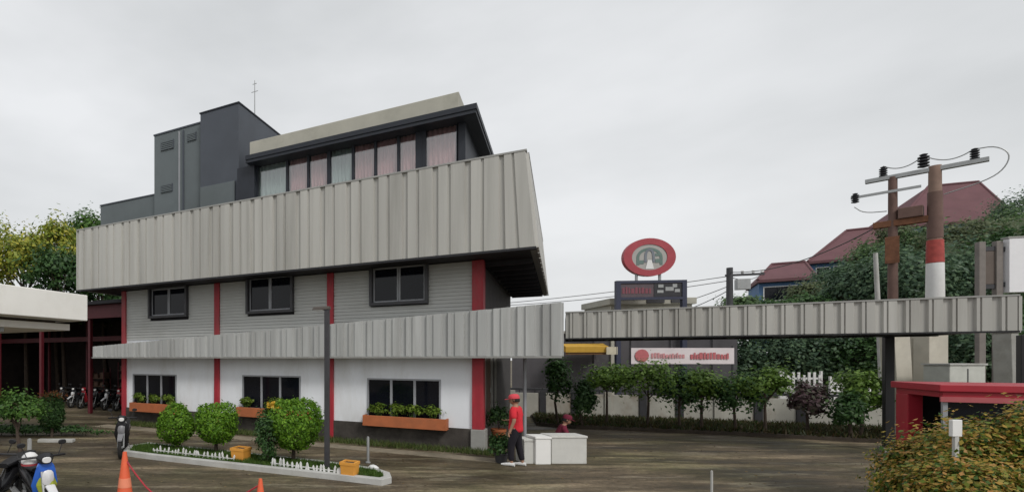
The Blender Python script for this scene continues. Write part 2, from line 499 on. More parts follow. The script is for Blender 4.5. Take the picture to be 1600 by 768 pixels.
L_CROT = leaf_mat('golden_shrub_leaf', [(0.03, 0.075, 0.012), (0.06, 0.12, 0.015), (0.13, 0.18, 0.02), (0.22, 0.23, 0.03), (0.28, 0.21, 0.05)])
L_REDTIP = leaf_mat('red_tip_leaf', [(0.20, 0.07, 0.025), (0.30, 0.11, 0.04), (0.16, 0.12, 0.03)])
L_BOX = leaf_mat('window_plant_leaf', [(0.075, 0.14, 0.018), (0.14, 0.22, 0.025), (0.22, 0.30, 0.05)])

# ------------------------------------------------------------------ main building
bld = thing('main_building', 'large white and grey building with ribbed metal fascia and red columns', 'building', (CX, CY, 0), ANG)

def panel_mesh(w, zb, zt0, zt1, d=0.055, vw=0.09, gw=0.05, tilt=0.0):
    "one ribbed sheet: x across, outward is -y; tilt moves the top inward"
    prof = [(0, 0), (vw, 0), (vw + 0.025, -d), (w / 2 - gw / 2, -d), (w / 2 - gw / 2 + 0.01, -d * 0.35),
            (w / 2 + gw / 2 - 0.01, -d * 0.35), (w / 2 + gw / 2, -d), (w - 0.025, -d), (w, 0)]
    vs = []
    for x, y in prof: vs.append((x, y, zb))
    for x, y in prof: vs.append((x, y + tilt, zt0 + (zt1 - zt0) * x / w))
    n = len(prof)
    fs = [(i, i + 1, n + i + 1, n + i) for i in range(n - 1)]
    fs += [tuple(range(n - 1, -1, -1)), tuple(range(n, 2 * n))]
    me = bpy.data.meshes.new('cladding_panel')
    me.from_pydata(vs, [], fs); me.update()
    return me

WL = B(195, 0)                                   # left end of the front wall
Z_CANOPY = 2.62
Z_SOF = 5.29
Z_FT = BZ(822, 237, -1.2)
Z_WB = BZ(748, 670, 0)                           # lower edge of the white wall
# --- body and walls
cols_px = [195, 340, 517, 750]
cols = [B(195, 0), B(340, 0), B(517, 0), -0.02]
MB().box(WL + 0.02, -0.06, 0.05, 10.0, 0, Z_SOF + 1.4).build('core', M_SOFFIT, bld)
MB().box(WL, 0.0, -0.05, 9.95, 0, Z_WB).build('plinth', M_STONE, bld, bevel=0.01)
# window openings: (x0, x1, y0, y1) in the photo
LOWW = [(208, 276, 584, 632), (379, 470, 586, 640), (574, 689, 591, 655)]
UPW = [(235, 295, 446, 496), (387, 460, 428, 489), (579, 670, 411, 476)]
def rect(r, ly):
    x0, x1 = B(r[0], ly), B(r[1], ly)
    xm = (r[0] + r[1]) / 2
    return x0, x1, BZ(xm, r[3], ly), BZ(xm, r[2], ly)
def wall_with_hole(name, m, x0, x1, z0, z1, h, y0, y1, parent):
    hx0, hx1, hz0, hz1 = h
    mb = MB()
    mb.box(x0, hx0, y0, y1, z0, z1).box(hx1, x1, y0, y1, z0, z1)
    mb.box(hx0, hx1, y0, y1, z0, hz0).box(hx0, hx1, y0, y1, hz1, z1)
    return mb.build(name, m, parent)
for i in range(3):
    x0 = cols[i] + 0.11; x1 = cols[i + 1] - 0.11
    h = rect(LOWW[i], 0)
    wall_with_hole('wall_panel', M_WHITE, x0, x1, Z_WB, 3.30, h, 0.0, 0.09, bld)
    # siding of narrow lapped boards above the canopy, cut round the window
    hu = rect(UPW[i], 0)
    mb = MB(); z = 3.30; k = 0
    while z < Z_SOF:
        z2 = min(z + 0.105, Z_SOF)
        segs = [(x0, x1)] if (z2 <= hu[2] or z >= hu[3]) else [(x0, hu[0]), (hu[1], x1)]
        for a, b_ in segs:
            mb.hexa([(a, -0.016, z), (b_, -0.016, z), (b_, 0.09, z), (a, 0.09, z), (a, 0.004, z2 - 0.004), (b_, 0.004, z2 - 0.004), (b_, 0.09, z2 - 0.004), (a, 0.09, z2 - 0.004)])
        z = z2
    o = mb.build('siding', M_SIDING, bld); o['kind'] = 'stuff'
# --- columns
for i, x in enumerate(cols):
    w = 0.11 if i < 3 else 0.15
    c0 = MB().box(x - w, x + w, -0.075, 0.10 if i < 3 else 0.32, 0.0 if i < 3 else Z_WB, Z_SOF).build('column', M_RED, bld, bevel=0.008)
    if i == 3:
        MB().box(x - w - 0.03, x + w + 0.05, -0.12, 0.40, 0, Z_WB - 0.002).build('column_base', M_CONC, c0, bevel=0.015)
# --- ground floor windows
for i in range(3):
    x0, x1, z0, z1 = rect(LOWW[i], 0)
    wdw = MB()
    t_ = 0.05
    wdw.box(x0, x1, -0.03, 0.06, z1 - t_, z1).box(x0, x1, -0.03, 0.06, z0, z0 + t_)
    wdw.box(x0, x0 + t_, -0.03, 0.06, z0 + t_, z1 - t_).box(x1 - t_, x1, -0.03, 0.06, z0 + t_, z1 - t_)
    wo = wdw.build('window', M_FRAME, bld, bevel=0.004)
    n = 3
    pw = (x1 - x0 - 2 * t_) / n
    for k in range(n):
        a = x0 + t_ + k * pw
        if k: MB().box(a - 0.035, a + 0.035, -0.02, 0.05, z0 + t_, z1 - t_).build('mullion', M_FRAME, wo, bevel=0.004)
        MB().box(a + (0.035 if k else 0), a + pw - (0.035 if k < n - 1 else 0), 0.022, 0.034, z0 + t_, z1 - t_).build('pane', M_GLASS, wo)
# --- window boxes and plants
BOXPX = [(203, 279, 630, 644), (369, 482, 638, 653), (567, 698, 651, 668)]
plants = [[(218, 'left end'), (240, 'middle'), (263, 'right end')], [(384, 'left end'), (430, 'middle'), (462, 'right end')],
          [(592, 'left end'), (617, 'second from left'), (645, 'third from left'), (676, 'right end')]]
wname = ['leftmost lower window', 'middle lower window', 'rightmost lower window']
seed = 40
for i in range(3):
    b_ = BOXPX[i]
    ly = -0.30
    x0, x1 = B(b_[0], ly), B(b_[1], ly)
    xm = (b_[0] + b_[1]) / 2
    z0, z1 = BZ(xm, b_[3], ly), BZ(xm, b_[2], ly)
    mb = MB()
    mb.box(x0, x1, -0.34, -0.28, z0, z1).box(x0, x0 + 0.05, -0.28, -0.012, z0, z1).box(x1 - 0.05, x1, -0.28, -0.012, z0, z1)
    mb.box(x0 + 0.05, x1 - 0.05, -0.28, -0.012, z0, z0 + 0.05)
    wb = mb.build('window_box', M_TERRA, bld, bevel=0.008)
    MB().box(x0 + 0.05, x1 - 0.05, -0.278, -0.014, z0 + 0.05, z1 - 0.03).build('soil', M_SOIL, wb)
    for pxx, where in plants[i]:
        seed += 1
        rng = np.random.default_rng(seed)
        p, nr = crown_points(rng, (0.27, 0.11, 0.15), 16, 22, 0.26)
        p[:, 2] = np.maximum(p[:, 2], -0.16)
        stems = MB()
        lx = B(pxx, -0.15)
        root = thing('window_plant', f'leafy green plant, {where} in the orange box of the {wname[i]}', 'plant', L2W(lx, -0.15, z1 - 0.03), ANG, 'plants in the orange window boxes')
        link('foliage', leaves_mesh('foliage', p + np.array([0, 0, 0.22]), nr, 0.045, rng), L_BOX, root)
        for q in range(5):
            stems.tube([(q * 0.03 - 0.06, 0, -0.02), (q * 0.07 - 0.14, (q % 2) * 0.05 - 0.02, 0.24)], [0.008, 0.004], 5)
        stems.build('stem', L_SHRUB, root)
# --- first floor windows with boxed frames
for i in range(3):
    x0, x1, z0, z1 = rect(UPW[i], 0)
    t_ = 0.09
    mb = MB()
    mb.box(x0, x1, -0.16, 0.06, z1 - t_, z1).box(x0, x1, -0.16, 0.06, z0, z0 + t_)
    mb.box(x0, x0 + t_, -0.16, 0.06, z0 + t_, z1 - t_).box(x1 - t_, x1, -0.16, 0.06, z0 + t_, z1 - t_)
    wo = mb.build('window', M_DFRAME, bld, bevel=0.006)
    xa, xb, za, zb = x0 + t_, x1 - t_, z0 + t_, z1 - t_
    xm = (xa + xb) / 2
    for (a, b2) in ((xa, xm), (xm, xb)):
        s = MB(); q = 0.055
        s.box(a + 0.004, b2 - 0.004, -0.03, 0.02, za + 0.003, za + q).box(a + 0.004, b2 - 0.004, -0.03, 0.02, zb - q, zb - 0.003)
        s.box(a + 0.004, a + q, -0.03, 0.02, za + q, zb - q).box(b2 - q, b2 - 0.004, -0.03, 0.02, za + q, zb - q)
        so = s.build('sash', M_FRAME, wo, bevel=0.004)
        MB().box(a + q, b2 - q, -0.006, 0.006, za + q, zb - q).build('pane', M_GLASS, wo)
# --- big fascia of ribbed sheets, leaning out at the bottom
FX0, FX1 = B(122, -1.2), B(838, -1.2)
NP = 20
fw = (FX1 - FX0) / NP
DT = FX1 - B(822, -1.2)                          # the right end leans in at the top
H = Z_FT - Z_SOF
fas = MB()
fas.hexa([(FX0, -1.19, Z_SOF), (FX1 - 0.06, -1.19, Z_SOF), (FX1 - 0.06, -1.05, Z_SOF), (FX0, -1.05, Z_SOF),
          (FX0, -1.19, Z_FT), (FX1 - 0.06 - DT, -1.19, Z_FT), (FX1 - 0.06 - DT, -1.05, Z_FT), (FX0, -1.05, Z_FT)])
fascia = fas.build('fascia', M_CLADB, bld)
pm = panel_mesh(fw, 0, H, H, 0.06, 0.11, 0.08)
pm.materials.append(M_CLAD)
for k in range(NP):
    if k == NP - 1:                              # the last sheet is cut to the leaning corner
        me = pm.copy()
        for v in me.vertices:
            if v.co.z > 0.1: v.co.x -= DT * (v.co.x / fw)
    else: me = pm
    o = link('cladding_panel', me, None, fascia); o.location = (FX0 + k * fw, -1.2, Z_SOF)
MB().box(FX0 - 0.02, FX1 - DT + 0.02, -1.27, -1.0, Z_FT, Z_FT + 0.05).build('coping', M_TRIM, fascia, bevel=0.006)
MB().box(FX0 - 0.02, FX1 + 0.0, -1.265, -1.10, Z_SOF - 0.06, Z_SOF - 0.002).build('drip_trim', M_SOFFIT, fascia)
# left return
MB().box(FX0 - 0.04, FX0 - 0.003, -1.25, 9, Z_SOF, Z_FT - 0.003).build('end_flashing', M_CLAD, fascia)
# right side fascia
sf = MB()
sf.hexa([(FX1 - 0.15, -1.04, Z_SOF), (FX1 - 0.01, -1.18, Z_SOF), (FX1 - 0.01, 10.0, Z_SOF), (FX1 - 0.15, 10.0, Z_SOF),
         (FX1 - 0.15 - DT, -1.04, Z_FT), (FX1 - 0.01 - DT, -1.18, Z_FT), (FX1 - 0.01 - DT, 10.0, Z_FT), (FX1 - 0.15 - DT, 10.0, Z_FT)])
sfo = sf.build('side_fascia', M_CLADB, bld)
NS = 14; sw = 11.2 / NS
ps = panel_mesh(sw, 0, H, H, 0.05, 0.075, 0.05, DT); ps.materials.append(M_CLAD)
for k in range(NS):
    o = link('cladding_panel', ps, None, sfo); o.location = (FX1, -1.2 + k * sw, Z_SOF); o.rotation_euler = (0, 0, math.pi / 2)
MB().box(FX1 - DT - 0.2, FX1 - DT + 0.06, -0.998, 10, Z_FT, Z_FT + 0.05).build('coping', M_TRIM, sfo)
# soffit and joists
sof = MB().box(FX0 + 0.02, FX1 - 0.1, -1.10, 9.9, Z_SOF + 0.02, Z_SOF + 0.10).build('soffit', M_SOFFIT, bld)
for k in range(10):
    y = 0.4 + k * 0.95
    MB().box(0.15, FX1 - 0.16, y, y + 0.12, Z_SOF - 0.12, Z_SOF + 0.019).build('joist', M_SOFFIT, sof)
# terrace deck behind the fascia
MB().box(FX0 + 0.05, FX1 - DT - 0.2, -0.7, 9.9, 6.9, 7.0).build('terrace', M_CONC, bld)
# side wall to the right of the corner
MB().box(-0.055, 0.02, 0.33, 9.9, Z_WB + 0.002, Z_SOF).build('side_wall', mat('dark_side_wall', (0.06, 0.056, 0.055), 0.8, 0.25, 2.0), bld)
# --- tapering ground-floor canopy
CL, CR, CYF = B(145, -0.6), B(878, -0.6), -0.6
zt_l, zt_r = BZ(145, 541, CYF), BZ(878, 472, CYF)
NC = 29; cw = (CR - CL) / NC
can = MB()
can.hexa([(CL, CYF + 0.01, Z_CANOPY), (CR - 0.01, CYF + 0.01, Z_CANOPY), (CR - 0.01, CYF + 0.08, Z_CANOPY), (CL, CYF + 0.08, Z_CANOPY),
          (CL, CYF + 0.01, zt_l), (CR - 0.01, CYF + 0.01, zt_r), (CR - 0.01, CYF + 0.08, zt_r), (CL, CYF + 0.08, zt_l)])
cano = can.build('canopy', M_CLADB, bld)
for k in range(NC):
    h0 = zt_l + (zt_r - zt_l) * k / NC - Z_CANOPY; h1 = zt_l + (zt_r - zt_l) * (k + 1) / NC - Z_CANOPY
    me = panel_mesh(cw, 0, h0, h1, 0.065, 0.13, 0.11); me.materials.append(M_CLAD2)
    o = link('cladding_panel', me, None, cano); o.location = (CL + k * cw, CYF, Z_CANOPY)
MB().box(CL, CR, CYF - 0.058, CYF + 0.02, Z_CANOPY - 0.05, Z_CANOPY - 0.002).build('drip_trim', M_TRIM, cano)
MB().box(CL, 0.0, CYF + 0.082, -0.08, Z_CANOPY + 0.05, Z_CANOPY + 0.12).build('canopy_deck', M_CONC, cano)
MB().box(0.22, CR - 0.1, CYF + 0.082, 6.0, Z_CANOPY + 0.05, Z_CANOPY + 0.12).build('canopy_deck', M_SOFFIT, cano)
# return at the right end
ret = MB().box(CR - 0.06, CR - 0.012, CYF + 0.085, 6.0, Z_CANOPY, zt_r - 0.01).build('return_board', M_CLADB, cano)
for k in range(11):
    me = panel_mesh(0.6, 0, zt_r - Z_CANOPY, zt_r - Z_CANOPY, 0.05, 0.075, 0.06) if k == 0 else me
    if k == 0: me.materials.append(M_CLAD2)
    o = link('cladding_panel', me, None, ret); o.location = (CR - 0.01, CYF + k * 0.6, Z_CANOPY); o.rotation_euler = (0, 0, math.pi / 2)
px_ = B(820, 0.6)
MB().tube([(px_, 0.6, 0), (px_, 0.6, Z_CANOPY + 0.05)], 0.045, 12).build('canopy_post', M_FRAME, bld, True)
# --- side porch details under the canopy: door and frame
dr = MB().box(0.022, 0.06, 1.2, 2.2, Z_WB * 0 + 0.62, 2.55).build('door', mat('brown_door', (0.09, 0.055, 0.04), 0.6, 0.2), bld, bevel=0.006)
MB().box(0.062, 0.09, 2.05, 2.09, 1.5, 1.65).build('handle', M_STEEL, dr)
for y in (0.9, 2.5, 3.6):
    MB().box(0.022, 0.07, y, y + 0.12, Z_WB + 0.01, 2.6).build('pilaster', M_CONC, bld)
# --- top storey
EY = 0.0                                         # eave line
WY = 0.5                                         # window wall
TX1 = B(716, WY); TX0 = B(386, WY)
ZE = BZ(745, 160, EY)
EX1 = B(745, EY); EX0 = B(383, EY)
ZWT = BZ(700, 190, WY)
roof = MB().box(EX0, EX1, EY, 9.5, ZE - 0.16, ZE).build('roof', M_EAVE, bld, bevel=0.01)
MB().box(EX0, EX1 - 0.03, EY + 0.03, 9.4, ZE - 0.26, ZE - 0.162).build('roof_soffit', M_EAVE, roof)
pz0, pz1 = ZE + 0.004, BZ(716, 143, 0.35)
MB().box(B(390, 0.35), B(717, 0.35), 0.35, 9.0, pz0, pz1).build('parapet', M_PARA, roof, bevel=0.02)
# room shell
MB().box(TX0, TX1 + 0.2, WY + 0.02, WY + 0.14, 7.0, 7.3).build('sill_wall', M_EAVE, bld)
MB().box(TX0 + 0.05, TX1, WY + 0.9, 8.8, 7.0, ZE - 0.27).build('room_core', M_SLATE, bld)
MB().box(TX0, TX1 + 0.2, WY + 0.0, WY + 0.15, ZWT, ZE - 0.265).build('lintel', M_EAVE, bld)
MB().box(TX1, TX1 + 0.2, WY + 0.002, 8.8, 7.0, ZWT - 0.003).build('end_wall', M_EAVE, bld)
MB().box(TX0 - 0.3, B(402, WY), WY - 0.2, 8.8, 7.0, ZE - 0.267).build('dark_pier', M_EAVE, bld)
edges_px = [402, 449, 482, 515, 552, 587, 623, 664, 716]
ctype = [1, 0, 0, 1, 0, 0, 0, 0]
for k in range(8):
    a, b2 = B(edges_px[k], WY), B(edges_px[k + 1], WY)
    mw = 0.05 if k not in (2, 6) else 0.09
    fr = MB()
    fr.box(a - 0.03, a + 0.03, WY - 0.02, WY + 0.08, 7.3, ZWT - 0.002).box(b2 - mw, b2 - 0.032, WY - 0.02, WY + 0.08, 7.3, ZWT - 0.002)
    if k == 6: fr.box(b2 - 0.28, b2 - mw - 0.002, WY - 0.03, WY + 0.08, 7.3, ZWT - 0.002)
    fo = fr.build('window', M_EAVE, bld)
    MB().box(a + 0.032, b2 - mw - 0.002, WY + 0.03, WY + 0.04, 7.3, ZWT - 0.002).build('pane', M_PANE, fo)
    # pleated curtain
    n = 28; vs = []; fs = []
    for j in range(n + 1):
        x = a + 0.04 + (b2 - a - 0.09) * j / n
        y = WY + 0.10 + 0.03 * math.sin(j * 1.35 + k) + 0.012 * math.sin(j * 3.1)
        vs += [(x, y, 7.2), (x, y, ZWT - 0.02)]
    fs = [(2*j, 2*j+2, 2*j+3, 2*j+1) for j in range(n)]
    cu = MB().add(vs, fs).build('curtain', M_CURT[ctype[k]], fo, True)
    cu.modifiers.clear()
    sd = cu.modifiers.new('cloth', 'SOLIDIFY'); sd.thickness = 0.006
# --- tower and roof blocks
TWY = 0.6
tx0, tx1 = B(313, TWY), B(373, TWY)
tz = BZ(373, 161, TWY)
tow = MB().box(tx0, tx1, TWY, 8.5, 7.0, tz).build('stair_tower', M_SLATE, bld, bevel=0.01)
MB().box(tx0 + 0.03, tx1 - 0.15, TWY - 0.05, TWY - 0.003, 7.0, BZ(340, 288, TWY)).build('base_panel', M_SLATE2, tow, bevel=0.01)
MB().box(tx0 - 0.03, tx1 + 0.03, TWY - 0.03, 8.53, tz + 0.002, tz + 0.05).build('coping', M_EAVE, tow)
gx0 = B(241, TWY + 0.3); gx1 = tx0 - 0.004
gz = BZ(241, 213, TWY + 0.3)
gb = MB().box(gx0, gx1, TWY + 0.3, 8.0, 7.0, gz).build('roof_block', M_SLATE2, bld, bevel=0.01)
MB().box(gx0 - 0.02, gx1, TWY + 0.27, 8.02, gz + 0.002, gz + 0.06).build('coping', M_SLATE, gb)
for (r) in ((252, 272, 220, 234), (293, 307, 208, 220), (252, 270, 288, 300)):
    x0, x1, z0, z1 = rect(r, TWY + 0.3)
    vo = MB().box(x0, x1, TWY + 0.27, TWY + 0.297, z0, z1).build('vent', M_SLATE, gb)
    for q in range(5):
        zz = z0 + (z1 - z0) * (q + 0.5) / 5
        MB().box(x0 + 0.03, x1 - 0.03, TWY + 0.25, TWY + 0.269, zz - 0.02, zz + 0.015).build('slat', M_SLATE2, vo)
for pxx in (281, 287):
    x0 = B(pxx, TWY + 0.3)
    MB().box(x0 - 0.03, x0 + 0.03, TWY + 0.25, TWY + 0.298, 7.0, gz - 0.1).build('downpipe', M_FRAME if pxx == 281 else M_SLATE, gb)
lx0 = B(157, TWY + 0.6); lz = BZ(157, 322, TWY + 0.6)
lb = MB().box(lx0, gx0 - 0.004, TWY + 0.6, 7.5, 7.0, lz).build('roof_block', M_SLATE2, bld, bevel=0.01)
MB().box(lx0 - 0.02, gx0 - 0.03, TWY + 0.57, 7.52, lz + 0.002, lz + 0.05).build('coping', M_SLATE, lb)
# antenna on the roof
ax = B(398, 3.5)
ant = thing('antenna_mast', 'thin pale antenna mast behind the dark roof tower', 'antenna', L2W(ax, 3.5, ZE), ANG)
az = BZ(398, 126, 3.5) - ZE
MB().tube([(0, 0, 0), (0, 0, az * 0.55), (0, 0, az)], [0.035, 0.028, 0.015], 8).build('mast', M_STEEL, ant)
MB().tube([(-0.16, 0, az * 0.9), (0.16, 0, az * 0.9)], 0.012, 6).tube([(-0.1, 0, az * 0.97), (0.1, 0, az * 0.97)], 0.012, 6).build('crossbar', M_STEEL, ant)
MB().box(-0.1, 0.1, -0.1, 0.1, -0.02, 0.03).build('base_plate', M_STEEL, ant)

# ------------------------------------------------------------------ walkway canopy on the right
WYF, WYB = 2.5, 5.4
wx0, wx1 = CR + 0.10, B(1590, WYF)
wz0 = BZ(880, 528, WYF); wz1 = BZ(880, 489, WYF)
wk = thing('walkway_canopy', 'long low walkway canopy with ribbed grey metal fascia right of building', 'canopy', L2W(wx0, WYF, 0), ANG)
WLn = wx1 - wx0
MB().box(0, WLn, 0.01, WYB - WYF, wz1 - 0.10, wz1 - 0.03).build('roof_deck', M_SOFFIT, wk)
fb = MB().box(0, WLn, 0.005, 0.06, wz0, wz1).build('fascia', M_CLADB, wk)
NW = 24; ww = WLn / NW
pmw = panel_mesh(ww, 0, wz1 - wz0, wz1 - wz0, 0.05, 0.09, 0.03); pmw.materials.append(M_CLAD)
for k in range(NW):
    o = link('cladding_panel', pmw, None, fb); o.location = (k * ww, 0, wz0)
MB().box(-0.01, WLn + 0.01, -0.06, 0.1, wz1 + 0.002, wz1 + 0.04).build('coping', M_TRIM, fb)
MB().box(-0.01, WLn + 0.01, -0.052, 0.06, wz0 - 0.04, wz0 - 0.002).build('drip_trim', M_BLACK, fb)
MB().box(0.0, WLn, 0.07, 0.25, wz0 - 0.02, wz0 + 0.12).build('beam', M_BLACK, wk)
MB().box(0.0, WLn, WYB - WYF - 0.2, WYB - WYF, wz0 - 0.02, wz1 - 0.102).build('beam', M_BLACK, wk)
for k in range(9):
    x = WLn * k / 8.3 + 0.1
    MB().box(x, x + 0.1, 0.26, WYB - WYF - 0.21, wz0 + 0.0, wz0 + 0.2).build('rafter', M_BLACK, wk)
er = MB().box(WLn + 0.002, WLn + 0.05, -0.03, WYB - WYF, wz0, wz1).build('end_board', M_CLAD, wk)
for pxx in (1388, 1600):
    x = B(pxx, WYB - 0.1) - wx0
    po = MB().box(x - 0.09, x + 0.09, WYB - WYF - 0.19, WYB - WYF - 0.01, 0, wz0 - 0.022).build('post', M_BLACK, wk, bevel=0.01)
    MB().box(x - 0.16, x + 0.16, WYB - WYF - 0.26, WYB - WYF + 0.06, 0, 0.12).build('footing', M_CONC, po)

# ------------------------------------------------------------------ white carport roof on the left
F0 = W(137, 560, 15.0)
cz0, cz1 = CAMH + 59 * 15 / F, CAMH + 99 * 15 / F
cp = thing('carport', 'thick white flat carport roof at the left edge of the picture', 'carport', (F0.x, F0.y, 0), ANG)
MB().box(-7, 0, -7.5, 0, cz0, cz1).build('roof_slab', M_CREAM, cp, bevel=0.02)
MB().box(-7, -0.62, -7.4, -0.12, CAMH + 44 * 15.2 / F, CAMH + 54 * 15.2 / F).build('lower_slab', M_CREAM, cp, bevel=0.01)
MB().box(-6.8, -0.9, -7.2, -0.4, CAMH + 54 * 15.2 / F + 0.002, cz0 - 0.002).build('shadow_gap_fill', mat('shadow_gap_brown', (0.12, 0.095, 0.075), 0.8), cp)  # set-back filler; its dark brown stands in for the shadow between the slabs
MB().box(-0.80, -0.74, -2.2, -2.1, CAMH + 44 * 15.2 / F - 0.12, CAMH + 44 * 15.2 / F - 0.001).build('lamp', M_STEEL, cp)
for (x, y) in ((-2.6, -1.2), (-6.2, -1.2), (-6.2, -6.6), (-3.4, -6.6)):
    MB().box(x - 0.08, x + 0.08, y - 0.08, y + 0.08, 0, CAMH + 44 * 15.2 / F - 0.002).build('post', M_RED, cp, bevel=0.01)

# ------------------------------------------------------------------ open shed between carport and building
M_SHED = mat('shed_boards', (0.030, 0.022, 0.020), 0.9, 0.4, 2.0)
sh = thing('open_shed', 'dark open shed with red posts, left of the white building', 'shed', L2W(WL - 0.3, 1.2, 0), ANG)
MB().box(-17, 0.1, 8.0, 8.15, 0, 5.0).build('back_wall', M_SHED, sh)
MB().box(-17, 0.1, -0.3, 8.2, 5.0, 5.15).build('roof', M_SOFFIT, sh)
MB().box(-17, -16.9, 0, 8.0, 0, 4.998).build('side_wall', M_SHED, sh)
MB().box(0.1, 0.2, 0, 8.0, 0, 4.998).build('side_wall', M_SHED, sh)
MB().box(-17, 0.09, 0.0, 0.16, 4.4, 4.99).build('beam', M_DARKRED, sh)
MB().box(-17, 0.09, 3.0, 3.16, 3.5, 3.75).build('beam', M_DARKRED, sh)
for x in (-0.15, -3.4, -6.9, -10.4, -13.8):
    MB().box(x - 0.08, x + 0.08, 0.18, 0.34, 0, 4.99).build('post', M_RED if x > -1 else M_DARKRED, sh, bevel=0.01)
for x in (-0.9, -5.0, -8.6, -12.0):
    MB().box(x - 0.06, x + 0.06, 4.5, 4.62, 0, 4.99).build('post', M_DARKRED, sh)
for i, x in enumerate((-3.4, -5.4, -7.5, -9.9, -12.6)):
    MB().box(x, x + 1.5, 7.93, 7.995, 2.95, 3.2).build('clerestory_strip', mat('dull_strip', (0.30, 0.31, 0.30), 0.6), sh)
M_BOARD = mat('brown_crate', (0.14, 0.085, 0.06), 0.8, 0.3)
for i, (x, y, w, h) in enumerate(((-10.6, 6.2, 1.6, 1.5), (-8.2, 6.6, 1.3, 1.9), (-6.0, 6.8, 1.2, 1.4))):
    k_ = thing('storage_rack', ['brown rack of boxes at the back of the dark shed, leftmost', 'tallest brown rack of boxes at the back of the dark shed', 'brown rack of boxes at the back of the dark shed, rightmost'][i], 'rack', L2W(WL - 0.3 + x, 1.2 + y, 0), ANG, 'racks in the shed')
    for q in range(2):
        for z in np.arange(0.25, h + 0.3, 0.5):
            pass
    for z in np.arange(0.3, h + 0.05, 0.5):
        MB().box(0, w, 0, 0.6, z, z + 0.04).build('shelf', M_BOARD, k_)
        for q in range(3):
            a = 0.06 + q * w / 3
            MB().box(a, a + w / 3 * random.uniform(0.6, 0.85), 0.08, 0.5, z + 0.042, z + random.uniform(0.25, 0.4)).build('carton', M_BOARD, k_, bevel=0.01)
    for a in (0.0, w - 0.05):
        for b2 in (0.0, 0.55):
            MB().box(a - 0.052, a - 0.002, b2, b2 + 0.05, 0, h + 0.45).build('upright', M_DARKRED, k_)

